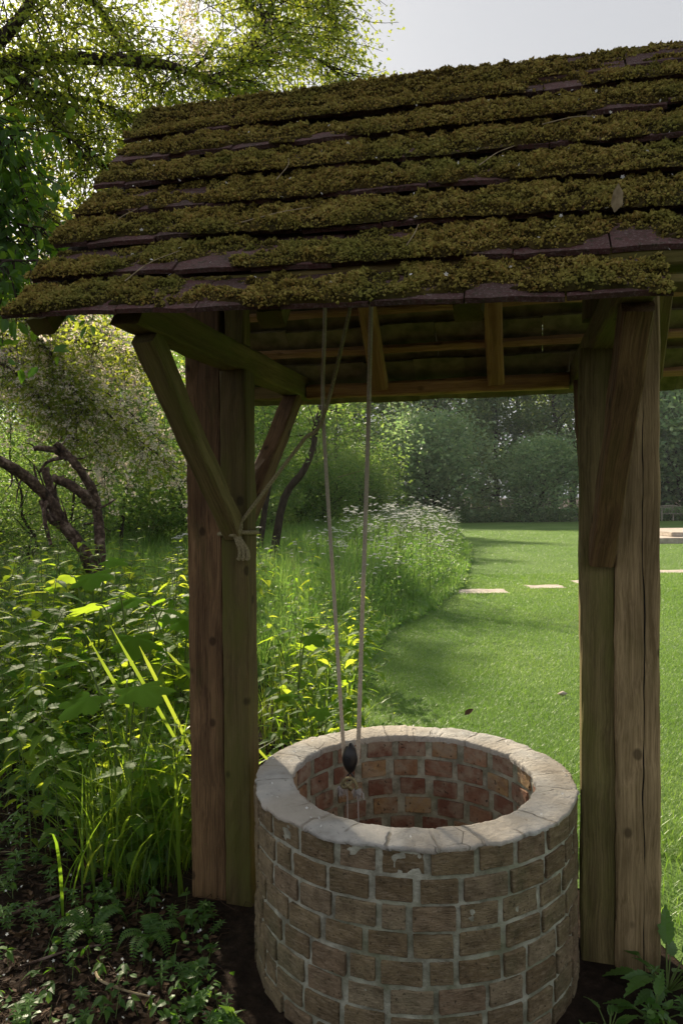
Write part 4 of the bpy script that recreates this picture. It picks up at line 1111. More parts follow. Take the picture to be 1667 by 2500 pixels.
# a hanging garland of blossom at the middle of the upper branches
G = spline([ray(470, -10, 5.9), ray(485, 40, 5.9), ray(505, 110, 5.9), ray(515, 170, 5.9), ray(520, 215, 5.9)], 60) - HT
for q in range(1500):
    pass
C = np.repeat(G[rg.integers(0, 60, 170)] + rg.normal(0, 0.05, (170, 3)), 8, 0); P = C + rg.normal(0, 0.016, C.shape)
scatter(b, PETAL5[0], PETAL5[1], P, frames(rg.normal(0, 1, P.shape), rg.normal(0, 0.5, P.shape) + np.array([0, -0.5, 0.6])), 0.0085 * rg.uniform(0.8, 1.25, len(P)))
w.build('trunk', M['bark'], haw, True)
c.build('crown', M['hawthorn'], haw)
b.build('blossom', M['blossom'], haw)

# a second hawthorn further back, thick with blossom on the side towards the posts
may = thing('hawthorn_tree', 'hawthorn in pinkish white blossom hanging beside the left post and brace', 'tree', (-7.2, 12.2, 0))
HT = np.array([-7.2, 12.2, 0.0])
w = Geo(); anchors = []
hl([(-7.2, 12.2, -0.1), (-7.1, 12.1, 1.8), (-6.9, 12.0, 3.6), (-6.6, 11.9, 5.2), (-6.2, 11.8, 6.2)], 0.15, 0.05, 24, 10)
ml = []
for (p, q) in (((-5.2, 9.3, 3.4), (350, 950)), ((-5.1, 9.3, 3.8), (400, 1080)), ((-5.0, 9.3, 4.2), (330, 860)), ((-5.1, 9.3, 3.6), (240, 1000)), ((-5.3, 9.4, 3.0), (290, 1130)), ((-5.0, 9.2, 4.4), (210, 800)), ((-5.2, 9.3, 3.2), (120, 930)), ((-4.9, 9.2, 4.8), (430, 980)), ((-4.8, 9.2, 5.0), (420, 1160))):
    e = ray(q[0], q[1], 11.6 + rg.normal(0, 0.5)); s = np.array(p) + np.array([-1.65, 2.6, 0.7]); m_ = (s * 0.45 + e * 0.55) + np.array([0, 0, 0.45])
    ml.append(hl([s, (s * 2 + m_) / 3 + np.array([0, 0, 0.25]), m_, (m_ + e) / 2 + np.array([0, 0, 0.12]), e], 0.035, 0.007, 26))
for P in ml: sprays(P, 5, 0.4, 1.1, 0.5, start=0.3)
c = Geo(); b = Geo()
A = np.array(anchors)
dress(A, 14000, 0.064, 0.11, 0, c, b)
near = A[(A + HT)[:, 0] > -5.8]
nbx = 3600
cl = rg.integers(0, len(near), nbx); C = np.repeat(near[cl] + rg.normal(0, 0.05, (nbx, 3)), 9, 0)
P = C + rg.normal(0, 0.036, C.shape) * np.array([1, 1, 0.6])
scatter(b, PETAL5[0], PETAL5[1], P, frames(rg.normal(0, 1, P.shape), rg.normal(0, 0.45, P.shape) + np.array([0, -0.25, 0.8])), 0.021 * rg.uniform(0.8, 1.25, len(P)))
w.build('trunk', M['bark'], may, True); c.build('crown', M['hawthorn_b'], may); b.build('blossom', M['blossom'], may)

# the broken, half fallen stems
snag = thing('fallen_tree', 'gnarled reddish brown broken stems of a half fallen old tree among the nettles', 'fallen tree', tuple(ray(225, 1340, 7.0)))
HT = ray(225, 1340, 7.0)
D7 = 7.0
def stem_(pts, r0, r1, n=26, sides=10):
    hl([ray(u, v, D7 + d) for (u, v, d) in pts], r0, r1, n, sides)
ROUGH = 0.13
w = Geo()
stem_([(235, 1420, 0), (200, 1340, -.05), (150, 1275, -.1), (118, 1215, -.15), (60, 1160, -.3), (0, 1125, -.5), (-80, 1100, -.7)], 0.066, 0.042, 34)
stem_([(235, 1420, 0), (243, 1330, .05), (238, 1250, .1), (226, 1195, .1), (190, 1135, .0), (168, 1110, 0), (140, 1082, -.05)], 0.056, 0.032, 34)
w.build('trunk', M['deadwood'], snag, True)
for pts, r0, r1 in (([(170, 1115, 0), (150, 1103, 0), (120, 1096, -.1), (88, 1094, -.15)], 0.045, 0.022), ([(222, 1235, .0), (205, 1205, -.1), (165, 1180, -.15), (128, 1166, -.2)], 0.055, 0.036), ([(140, 1260, -.1), (128, 1200, -.05), (112, 1145, 0)], 0.055, 0.036), ([(160, 1116, 0), (120, 1128, .1), (98, 1155, .15)], 0.02, 0.010), ([(172, 1118, 0), (200, 1120, 0), (218, 1114, .1)], 0.012, 0.006), ([(100, 1200, -.2), (88, 1150, -.2), (86, 1135, -.2)], 0.012, 0.006), ([(235, 1245, 0), (262, 1232, .1), (285, 1218, .2)], 0.013, 0.006), ([(115, 1225, -.2), (108, 1260, -.3), (122, 1330, -.4)], 0.022, 0.016), ([(160, 1300, 0), (120, 1265, -.2), (100, 1222, -.2)], 0.03, 0.02), ([(135, 1200, -.1), (142, 1175, -.1), (160, 1160, 0)], 0.012, 0.007)):
    w = Geo(); stem_(pts, r0, r1, 16, 8); w.build('broken_limb', M['deadwood'], snag, True)

for (u0_, v0_, u1_, v1_) in ((60, 1160, 40, 1230), (30, 1140, 15, 1200), (150, 1090, 175, 1060), (190, 1140, 230, 1150), (110, 1190, 60, 1110), (200, 1210, 250, 1180), (90, 1100, 60, 1080), (205, 1280, 270, 1300), (130, 1250, 90, 1300), (170, 1300, 150, 1220)):
    w = Geo(); stem_([(u0_, v0_, 0), ((u0_ + u1_) / 2 + rg.normal(0, 6), (v0_ + v1_) / 2 + rg.normal(0, 6), rg.normal(0, .1)), (u1_, v1_, rg.normal(0, .2))], 0.011, 0.004, 8, 5); w.build('broken_limb', M['deadwood'], snag, True)
ROUGH = 0.06
# glossy dark leaved shrub at the left edge, and a sprig of it lower down
shr = thing('dark_shrub', 'dark glossy leaved shrub branch at the left picture edge beside the roof', 'shrub', (-2.9, 4.6, 0))
HT = np.array([-2.9, 4.6, 0.0]); w = Geo(); anchors = []
hl([(-2.9, 4.6, -0.1), (-2.85, 4.6, 1.5), (-2.75, 4.55, 2.8), (-2.55, 4.5, 3.7)], 0.07, 0.03, 20, 9)
sl = []
for (u, v) in ((60, 330), (110, 420), (40, 480), (120, 560), (60, 600), (20, 640), (90, 500), (30, 380), (110, 640), (10, 280)):
    e = ray(u, v, 4.5 + rg.normal(0, 0.25)); s = np.array((-2.72, 4.55, e[2] - 0.1))
    sl.append(hl([s, (s + e) / 2 + np.array([0, 0, 0.12]), e], 0.016, 0.005, 14))
for P in sl: sprays(P, 3, 0.2, 0.62, 0.6, start=0.3)
A = np.array(anchors); c = Geo(); n_ = 2900
scatter(c, *LEAF6, A[rg.integers(0, len(A), n_)] + rg.normal(0, 0.05, (n_, 3)), rand_frames(rg, n_, droop=0.9), 0.085 * rg.uniform(0.6, 1.2, n_))
w.build('trunk', M['bark'], shr, True); c.build('crown', M['dark_leaf'], shr)

# ---------------------------------------------------------------- undergrowth
rg = np.random.default_rng(101)
def toothed(n=8, wid=0.30, droop=0.25, fold=0.10, base=0.55):
    """serrated heart-shaped leaf along x, folded on its midrib and drooping"""
    V, F = [], []
    for i in range(2 * n + 1):
        t = i / (2 * n); prof = (math.sin(math.pi * min(1, (t * 0.94 + 0.06)) ** base)) * (1 - 0.25 * t)
        w_ = wid * prof * (1.0 if i % 2 else 0.78); sh = 0.035 if i % 2 else -0.01
        z = -droop * t * t
        V += [(t, 0, z), (min(t + sh, 1), w_, z + fold * w_ / wid * 0.6 - 0.10 * prof * wid * 2 * abs(math.sin(t * 9)) * 0.3), (min(t + sh, 1), -w_, z + fold * w_ / wid * 0.6 - 0.10 * prof * wid * 2 * abs(math.sin(t * 9)) * 0.3)]
    for i in range(2 * n):
        a = 3 * i
        F += [(a, a + 3, a + 4, a + 1), (a, a + 2, a + 5, a + 3)]
    return np.array(V), np.array(F)
NT = toothed()
NT_NARROW = toothed(7, 0.20, 0.45, 0.08)
def lobed(nl=5, droop=0.22, teeth=3):
    """large lobed leaf, stalk end at the origin, spreading along x"""
    pts = []
    for k in range(nl):
        ac = (k - (nl - 1) / 2) / ((nl - 1) / 2) * 2.1
        ln = 1.0 - 0.30 * abs(ac) / 2.1
        for j in range(-teeth, teeth + 1):
            aa = ac + j / (teeth + 0.5) * (2.1 / (nl - 1)) * 0.98
            rr = ln * (1 - 0.27 * (abs(j) / teeth) ** 1.6) * (1.0 if j % 2 == 0 else 0.93)
            pts.append((aa, rr))
    V = [(0.0, 0, 0)]; F3 = []; 
    m = len(pts)
    for fr in (0.45, 1.0):
        for (a_, r_) in pts:
            x = math.cos(a_) * r_ * fr * 0.62 + 0.10 * fr; y = math.sin(a_) * r_ * fr * 0.62
            V.append((x, y, -droop * (r_ * fr) ** 2 * 0.5 + 0.018 * fr * math.cos((a_ / 2.1 * (nl - 1) / 2) * 2 * math.pi)))
    F = []
    for i in range(m - 1):
        F3.append((0, 1 + i, 2 + i))
        F.append((1 + i, 1 + m + i, 2 + m + i, 2 + i))
    return np.array(V), np.array(F3), np.array(F)
LB = lobed()
def scatter_l(g, P, Fr, S):
    V, F3, F4 = LB
    P = np.asarray(P, np.float32); S = np.asarray(S, np.float32)
    L = V[None] * S[:, None, None]
    VV = (P[:, None, :] + np.einsum('nij,nkj->nki', Fr, L)).reshape(-1, 3)
    o = (np.arange(len(P)) * len(V))[:, None, None]
    b0 = g.n
    g.add(VV, (F3[None] + o).reshape(-1, 3)); g.f.append(((F4[None] + o).reshape(-1, 4) + b0, 0))

def make_nettle(seed, h, n_lev, lmax, top_tuft=True, narrow=False):
    rg = np.random.default_rng(seed)
    t = thing('nettle', 'x', 'nettle')
    s = Geo(); f = Geo()
    bend = rg.normal(0, 0.07, 2)
    P = spline([(0, 0, -0.1), (bend[0] * 0.2, bend[1] * 0.2, h * 0.33), (bend[0], bend[1], h * 0.68), (bend[0] * 2.3, bend[1] * 2.3, h)], 30)
    tube(s, P, np.linspace(0.0042, 0.0016, 30), 5)
    pos, xs, zs, ss = [], [], [], []
    for k in range(n_lev):
        q = 0.16 + 0.84 * (k / (n_lev - 1)) ** 0.85; i = min(29, int(q * 29)); b = P[i]
        sz = lmax * (0.55 + 0.75 * math.sin(math.pi * min(1, q * 1.02) ** 1.3)) * (1 if q < 0.8 else 1 - (q - 0.8) * 2.6)
        a0 = k * math.pi / 2 + rg.normal(0, 0.25)
        for m in range(2):
            a = a0 + m * math.pi + rg.normal(0, 0.15)
            el = 0.20 - 0.35 * (1 - q) + rg.normal(0, 0.15) + (0.4 if q > 0.9 else 0)
            d = np.array([math.cos(a) * math.cos(el), math.sin(a) * math.cos(el), math.sin(el)])
            st = 0.30 * sz
            tube(s, [b, b + d * st * 0.6 + np.array([0, 0, 0.01]), b + d * st], [0.0014, 0.0012, 0.001], 4, cap=False)
            pos.append(b + d * st); xs.append(d + np.array([0, 0, -0.25])); zs.append(np.array([0, 0, 1.0]) + rg.normal(0, 0.22, 3)); ss.append(sz * rg.uniform(0.85, 1.15))
        if k > n_lev * 0.55 and not narrow:      # tassels of tiny flowers
            for m in range(3):
                a = rg.uniform(0, 6.28); d = np.array([math.cos(a), math.sin(a), 0.1])
                tube(s, [b, b + d * 0.025, b + d * 0.045 + np.array([0, 0, -0.018])], [0.0016, 0.0018, 0.0012], 4, cap=False)
    T = NT_NARROW if narrow else NT
    scatter(f, T[0], T[1], np.array(pos), frames(np.array(xs), np.array(zs)), np.array(ss))
    s.build('stem', M['stem'], t, True); f.build('leaves', M['nettle'], t)
    return t
nets = [make_nettle(1, 1.18, 13, 0.128), make_nettle(2, 1.05, 12, 0.135), make_nettle(3, 0.88, 11, 0.125), make_nettle(4, 1.10, 16, 0.10, narrow=True)]
used_n = {}
def plant(proto, x, y, rz, s, label, group):
    return place(proto, used, (x, y, float(ground_z(x, y))), rz, s, label, group)
used.clear()
EXCL = [(WC.x, WC.y, 0.72), (-0.407, 2.925, 0.12), (-0.56, 2.99, 0.17), (0.88, 2.55, 0.2), (1.02, 2.52, 0.2)]
def free(x, y, m=0.0):
    return all(math.hypot(x - a, y - b_) > r_ + m for a, b_, r_ in EXCL)
for i in range(26):
    y = rg.uniform(3.0, 3.7); x = rg.uniform(-0.44 * y, -0.21 * y)
    if free(x, y): plant(nets[rg.choice(3)], x, y, rg.uniform(0, 6.28), rg.uniform(0.38, 0.72), 'short young nettle at the front edge of the bed, mixed with tall grass', 'young nettles among the grass')
# nettles in the bed left of the posts
cnt = 0
while cnt < 150:
    y = rg.uniform(3.35, 7.2); x = rg.uniform(-0.47 * y - 0.25, -0.235 * y + 0.12)
    if not free(x, y) : continue
    if y < 3.7 and rg.random() < 0.5: continue
    if x > -0.95 and y < 3.6: continue
    s = rg.uniform(0.75, 1.15) * (0.85 if y < 4.0 else 1.05)
    if abs(x / y + 0.345) < 0.05 and y < 4.3: s *= 0.75
    plant(nets[rg.choice(4, p=[0.34, 0.3, 0.22, 0.14])], x, y, rg.uniform(0, 6.28), s, 'stinging nettle in the thick sunlit bed left of the left posts', 'nettles left of the posts')
    cnt += 1
cnt = 0
while cnt < 40:
    y = rg.uniform(3.45, 6.4); x = rg.uniform(-0.40, float(edge_x(y)) - 0.02)
    if not free(x, y) or math.hypot(x - WC.x, y - WC.y) < 0.78: continue
    lim = 0.62 if y < 4.4 else 0.78
    plant(nets[rg.choice(4, p=[0.25, 0.3, 0.4, 0.05])], x, y, rg.uniform(0, 6.28), lim * rg.uniform(0.7, 1.1), 'nettle with bright backlit leaves between the left post and the mown lawn', 'nettles behind the well')
    cnt += 1
cnt = 0
while cnt < 60:
    y = rg.uniform(6.8, 12); x = rg.uniform(-0.47 * y, min(-0.02 * y, float(edge_x(y)) - 0.3))
    if rg.random() < 0.0: continue
    plant(nets[rg.choice(4, p=[0.25, 0.25, 0.2, 0.3])], x, y, rg.uniform(0, 6.28), rg.uniform(0.75, 1.05), 'nettle standing in the green bed around the broken old stems', 'nettles in front of the wood')
    cnt += 1

# big lobed leaves
def make_hogweed(seed, leaves_):
    rg = np.random.default_rng(seed); t = thing('hogweed', 'x', 'hogweed')
    for (a, reach, h, size, tilt) in leaves_:
        d = np.array([math.cos(a), math.sin(a), 0.0]); e = d * reach + np.array([0, 0, h])
        s = Geo()
        tube(s, spline([(0, 0, -0.05), d * reach * 0.25 + np.array([0, 0, h * 0.55]), d * reach * 0.7 + np.array([0, 0, h * 0.95]), e], 16), np.linspace(0.007, 0.0035, 16), 6); s.build('stalk', M['stem'], t, True)
        f = Geo(); scatter_l(f, [e], frames((d + np.array([0, 0, -tilt]))[None], (np.array([0, 0, 1.0]) + rg.normal(0, 0.22, 3))[None]), [size]); f.build('leaf', M['big_leaf'], t, True)
    return t
hg = [make_hogweed(1, [(0.2, 0.22, 0.84, 0.28, 0.15), (2.6, 0.24, 0.86, 0.26, 0.2), (5.0, 0.20, 0.80, 0.28, 0.12), (3.9, 0.2, 0.76, 0.24, 0.3), (1.5, 0.2, 0.74, 0.24, 0.2)]), make_hogweed(2, [(0.6, 0.2, 1.02, 0.24, 0.4), (3.0, 0.22, 1.06, 0.26, 0.3), (5.0, 0.2, 0.92, 0.25, 0.5), (4.0, 0.1, 1.12, 0.18, 0.1)])]
used.clear()
for (k, x, y, rz, s, lb) in ((0, -0.98, 3.30, 0.3, 1.0, 'large lobed hogweed leaves shading the tall grass beside the left post'), (1, -1.12, 3.95, 0.0, 0.98, 'hogweed with broad pale leaves catching the sun behind the tall grass'), (1, -1.55, 4.6, 2.0, 1.08, 'tall hogweed glowing yellow-green at the top of the nettle bed'), (0, -0.98, 4.5, 1.2, 1.18, 'broad leaved hogweed just left of the left post at mid height'), (0, -0.14, 4.05, 0.9, 0.62, 'low hogweed with bluish leaves directly behind the well rim'), (1, -0.30, 4.6, 2.4, 0.72, 'hogweed among the nettles just right of the left post')):
    plant(hg[k], x, y, rz, s, lb, 'hogweed plants')

def blades(g, P, H, W, lean, rg, nseg=5, curl=0.55, tone=None):
    """grass blades as narrow curved strips"""
    N_ = len(P); a = rg.uniform(0, 6.28, N_); d = np.stack([np.cos(a), np.sin(a), a * 0], -1); sd = np.stack([-np.sin(a), np.cos(a), a * 0], -1)
    ts = np.linspace(0, 1, nseg + 1); V = []
    for t in ts:
        c_ = P + np.array([0, 0, 1.0]) * (H * (t - curl * 0.45 * lean * t ** 3))[:, None] + d * (H * lean * (0.25 * t + 0.75 * t ** 2.2))[:, None]
        w_ = (W * 0.5 * (1 - t ** 2.2) ** 0.8 * (0.55 + 0.45 * min(1, t * 4)))[:, None] if t < 1 else (W * 0.02)[:, None]
        V += [c_ - sd * w_, c_ + sd * w_]
    V = np.stack(V, 1); m = V.shape[1]
    F = np.array([(2 * i, 2 * i + 1, 2 * i + 3, 2 * i + 2) for i in range(nseg)])
    g.add(V.reshape(-1, 3), (F[None] + (np.arange(N_) * m)[:, None, None]).reshape(-1, 4), 0, None if tone is None else np.repeat(tone, m))

def make_tuft(seed, n, h, w_, spread):
    rg = np.random.default_rng(seed); g = Geo()
    P = np.stack([rg.normal(0, spread, n), rg.normal(0, spread, n), np.full(n, -0.02)], -1)
    blades(g, P, h * rg.uniform(0.45, 1.1, n), w_ * rg.uniform(0.6, 1.2, n), rg.uniform(0.05, 1.0, n), rg, 6)
    return g
used.clear()
tf = []
for i in range(3):
    t = make_tuft(70 + i, 46, 0.62, 0.0135, 0.10).build('grass_tuft', M['grass']); tag(t, 'x', 'grass tuft', 'grass'); tf.append(t)
for i in range(24):
    while True:
        y = rg.uniform(2.98, 3.5); x = rg.uniform(-0.34 * y, -0.205 * y)
        if free(x, y): break
    plant(tf[i % 3], x, y, rg.uniform(0, 6.28), rg.uniform(0.45, 1.1), 'tuft of tall yellow-green grass growing against the left post', 'grass tufts beside the left post')
for i in range(12):
    y = rg.uniform(4.3, 7.2); x = float(edge_x(y)) - rg.uniform(0.15, 0.7)
    if not free(x, y): continue
    plant(tf[i % 3], x, y, rg.uniform(0, 6.28), rg.uniform(0.7, 1.0), 'tuft of tall grass on the rough edge of the mown lawn', 'grass tufts along the lawn edge')
# four flat iris-like blades standing out of the bed
g = Geo()
for (u, v, d, u2, v2) in ((250, 1635, 3.35, 205, 1553), (310, 1615, 3.35, 262, 1527), (352, 1620, 3.35, 332, 1578), (418, 1612, 3.35, 400, 1592)):
    p1 = ray(u2, v2, d); p0 = ray(u, v, d); dirn = unit(p0 - p1); b0 = p1 + dirn * 0.75
    sd = np.array([1, 0.2, 0]) * 0.008
    pts = [b0, b0 + (p1 - b0) * 0.5, p0, p1]
    V = []
    for q, w_ in zip(pts, (0.8, 1.1, 1.0, 0.15)): V += [q - sd * w_, q + sd * w_]
    g.add(V, [(0, 1, 3, 2), (2, 3, 5, 4), (4, 5, 7, 6)])
tag(g.build('iris', M['grass']), 'four flat upright yellow-green blades slanting out of the nettle bed', 'iris')

# ---------------------------------------------------------------- meadow: long grass and cow parsley
g = Geo(); nm = 62000
y = 6.2 + (rg.random(nm) ** 1.25) * 26; x = edge_x(y) - 0.05 - (rg.random(nm) ** 1.35) * np.minimum(4.5 + y * 0.22, 11)
keep = (x > -0.5 * y) & ~((x < -0.30 * y) & (y < 8)); x, y = x[keep], y[keep]
inw = np.clip((edge_x(y) - x) / 0.9, 0.28, 1)
hh = (0.42 + 0.62 * fbm(x * 0.9, y * 0.9, 3)) * inw * rg.uniform(0.6, 1.25, len(x)) * np.where(y < 8.5, 0.85, 1.05)
blades(g, np.stack([x, y, np.zeros_like(x)], -1), hh, np.maximum(0.006, y * 0.00085) * rg.uniform(0.7, 1.3, len(x)), rg.uniform(0.08, 0.6, len(x)), rg, 4)
# low leafy herbs between
nh = 20000
y = 6.0 + (rg.random(nh) ** 1.3) * 22; x = edge_x(y) - 0.02 - (rg.random(nh) ** 1.6) * np.minimum(3.5 + y * 0.2, 9)
inw = np.clip((edge_x(y) - x) / 0.8, 0.2, 1)
scatter(g, *LEAF6, np.stack([x, y, rg.random(nh) ** 0.8 * 0.62 * inw], -1), rand_frames(rg, nh), np.maximum(0.05, y * 0.0065) * rg.uniform(0.6, 1.2, nh))
tag(g.build('meadow_grass', M['meadow']), kind='stuff')

def make_parsley(seed, h):
    rg = np.random.default_rng(seed); t = thing('cow_parsley', 'x', 'cow parsley'); s = Geo(); f = Geo(); l = Geo()
    tips = []
    P = spline([(0, 0, 0), (0.02, 0.0, h * 0.5), (rg.normal(0, 0.05), rg.normal(0, 0.05), h)], 16); tube(s, P, np.linspace(0.005, 0.002, 16), 5); tips.append(P[-1])
    for k in range(9):
        i = rg.integers(6, 14); a = rg.uniform(0, 6.28); ln = rg.uniform(0.18, 0.42); d = np.array([math.cos(a) * 0.55, math.sin(a) * 0.55, 0.85])
        q = spline([P[i], P[i] + d * ln * 0.5, P[i] + d * ln + np.array([0, 0, 0.04])], 8); tube(s, q, np.linspace(0.0025, 0.0012, 8), 4, cap=False); tips.append(q[-1])
    fp = []
    for tp in tips:
        for m in range(9):
            a = m * 2.4; r_ = 0.032 * math.sqrt(m / 9); e = tp + np.array([math.cos(a) * r_, math.sin(a) * r_, 0.028 - r_ * 0.3])
            tube(s, [tp, e], [0.0008, 0.0006], 3, cap=False); fp += [e + rg.normal(0, 0.005, 3) * np.array([1, 1, 0.4]) for _ in range(5)]
    fp = np.array(fp); n_ = len(fp)
    scatter(f, *PETAL5, fp, frames(rg.normal(0, 1, (n_, 3)), rg.normal(0, 0.3, (n_, 3)) + np.array([0, 0, 1])), rg.uniform(0.004, 0.0075, n_))
    n_ = 150; q = P[rg.integers(2, 11, n_)] + rg.normal(0, 0.10, (n_, 3))
    scatter(l, *LEAF4, q, rand_frames(rg, n_), rg.uniform(0.025, 0.06, n_))
    s.build('stem', M['stem'], t, True); f.build('flowers', M['petal'], t); l.build('leaves', M['meadow'], t)
    return t
cp = [make_parsley(5, 1.05), make_parsley(6, 0.92), make_parsley(7, 1.18)]
used.clear()
for i in range(175):
    y = 8.5 + rg.random() ** 1.2 * 22
    x = float(edge_x(y)) - 0.2 - rg.random() ** 1.5 * (1.6 + 0.09 * y)
    if y < 11 and rg.random() < 0.5: continue
    s = rg.uniform(0.75, 1.15) * (0.85 if float(edge_x(y)) - x < 0.5 else 1.05)
    if i % 9 == 0: y = 45.3; x = rg.uniform(5.5, 15); s = 1.25
    plant(cp[i % 3], x, y, rg.uniform(0, 6.28), s, 'cow parsley with lacy white flower heads ' + ('along the far edge of the lawn' if y > 40 else 'in the long grass bordering the lawn'), 'cow parsley')

# ---------------------------------------------------------------- mown grass
def trail(x, y):
    """a trodden track through the dew, from the long grass towards the well"""
    tx = np.interp(y, [4.5, 6, 7.5, 9, 10.5, 12], [0.55, 0.62, 0.95, 1.35, 1.95, 2.25]); return np.exp(-((x - tx) / 0.16) ** 2) * ((y > 5.2) & (y < 12))
g = Geo()
def lawn_patch(n, y0, y1, p, xr, h, w0, seg):
    y = y0 + (rg.random(n) ** p) * (y1 - y0)
    lo = edge_x(y); hi = 0.50 * y + 0.3
    x = lo + rg.random(n) * np.maximum(hi - lo, 0.05)
    ok = (np.hypot(x - WC.x, y - WC.y) > 0.66) & np.array([True]) 
    for (q, _) in st: ok &= ~((x > q[0] + 0.03) & (x < q[1] - 0.03) & (y > q[2] + 0.03) & (y < q[3] - 0.02))
    ok &= ~((x > 9.9) & (y > 23.8) & (y < 28))
    ok &= ~((np.abs(x - 0.96) < 0.32) & (np.abs(y - 2.5) < 0.30))
    x, y = x[ok], y[ok]
    tr = trail(x, y)
    tone = np.clip(fbm(x * 1.1 + 7, y * 0.55 + 7, 3) * 1.5 - 0.25 + rg.normal(0, 0.10, len(x)) - 0.55 * tr, 0, 1)
    hv = h * rg.uniform(0.6, 1.25, len(x)) * (0.75 + 0.5 * fbm(x * 3, y * 3, 2)) * (1 - 0.35 * tr)
    blades(g, np.stack([x, y, np.full(len(x), -0.002)], -1), hv, np.maximum(w0, y * 0.00052) * rg.uniform(0.7, 1.2, len(x)), rg.uniform(0.3, 1.15, len(x)), rg, seg, tone=tone)
lawn_patch(120000, 3.2, 7.5, 1.0, 0, 0.042, 0.0030, 2)
lawn_patch(120000, 7.5, 15.0, 1.0, 0, 0.042, 0.0034, 2)
lawn_patch(90000, 15.0, 34.0, 1.1, 0, 0.045, 0.0075, 1)
# longer grass round the foot of the right post
n_ = 2600; a_ = rg.uniform(0, 6.28, n_); x = 1.30 + rg.uniform(-0.15, 0.8, n_); y = rg.uniform(2.0, 3.6, n_)
blades(g, np.stack([x, y, x * 0], -1), rg.uniform(0.05, 0.13, n_), np.full(n_, 0.0042), rg.uniform(0.2, 1.0, n_), rg, 4, tone=rg.random(n_))
tag(g.build('lawn_grass', M['lawn_blade'], att='tone'), kind='stuff')
# dew beads on the mown grass
g = Geo(); n_ = 7000; y = 4.4 + rg.random(n_) ** 1.2 * 7; x = edge_x(y) + 0.05 + rg.random(n_) * (0.5 * y + 0.2 - edge_x(y))
ok = np.hypot(x - WC.x, y - WC.y) > 0.7; x, y = x[ok], y[ok]
OCT = (np.array([(1, 0, 0), (-1, 0, 0), (0, 1, 0), (0, -1, 0), (0, 0, 1), (0, 0, -1)]), np.array([(0, 2, 4), (2, 1, 4), (1, 3, 4), (3, 0, 4), (2, 0, 5), (1, 2, 5), (3, 1, 5), (0, 3, 5)]))
scatter(g, *OCT, np.stack([x, y, rg.uniform(0.022, 0.042, len(x))], -1), np.repeat(np.eye(3)[None], len(x), 0), rg.uniform(0.0010, 0.0020, len(x)))
n = N('dew_bead'); M['dew'] = n.done((0.85, 0.88, 0.90), 0.12, None, 0.8, (0.8, 0.85, 0.85), 0.3)
tag(g.build('dew', M['dew'], None, True), kind='stuff')

# ---------------------------------------------------------------- bottom left: bare soil, litter, petals, small plants
g = Geo(); n_ = 9000
y = rg.uniform(1.9, 4.6, n_); x = rg.uniform(-0.50 * y - 0.1, 0.25, n_)
ok = np.array([free(a_, b_, 0.0) for a_, b_ in zip(x, y)]) & (np.hypot(x - WC.x, y - WC.y) > 0.60); x, y = x[ok], y[ok]
z = rg.normal(0, 0.35, (len(x), 3)) + np.array([0, 0, 1])
scatter(g, *LEAF6, np.stack([x, y, ground_z(x, y) + rg.uniform(0.0, 0.014, len(x))], -1), frames(rg.normal(0, 1, (len(x), 3)) * np.array([1, 1, 0.2]), z), rg.uniform(0.012, 0.045, len(x)))
n_ = 900; y = rg.uniform(1.9, 4.2, n_); x = rg.uniform(-0.5 * y, -0.05, n_)
ok = np.hypot(x - WC.x, y - WC.y) > 0.66
for a_, b_ in zip(x[ok], y[ok]):
    an = rg.uniform(0, 6.28); ln = rg.uniform(0.03, 0.13); z0 = float(ground_z(a_, b_)) + 0.010
    tube(g, [(a_, b_, z0), (a_ + math.cos(an) * ln * 0.5, b_ + math.sin(an) * ln * 0.5, z0 + 0.008), (a_ + math.cos(an + 0.3) * ln, b_ + math.sin(an + 0.3) * ln, z0)], 0.0014, 3, cap=False)
tag(g.build('leaf_litter', M['litter']), kind='stuff')
g = Geo()
pp = []
for _ in range(330):
    y = rg.uniform(2.1, 4.4); x = rg.uniform(-0.5 * y, -0.22 * y + 0.35)
    if free(x, y): pp.append((x, y, float(ground_z(x, y)) + rg.uniform(0.012, 0.05)))
for _ in range(75):
    u_ = rg.uniform(-0.3, 1.7); v_ = rg.uniform(0.03, 1.15); pp.append(tuple(hw(*front(u_, v_, 0.056))))
for _ in range(40):
    a_ = rg.uniform(0, 6.28); r_ = rg.uniform(RI + 0.02, RO - 0.02); pp.append((WC.x + math.cos(a_) * r_, WC.y + math.sin(a_) * r_, RIM + 0.012))
pp = np.array(pp); n_ = len(pp)
scatter(g, *PETAL5, pp, frames(rg.normal(0, 1, (n_, 3)), rg.normal(0, 0.5, (n_, 3)) + np.array([0, -0.4, 1])), np.where(np.arange(n_) < 320, rg.uniform(0.0040, 0.0075, n_), rg.uniform(0.0035, 0.0070, n_)))
tag(g.build('fallen_petals', M['petal']), kind='stuff')
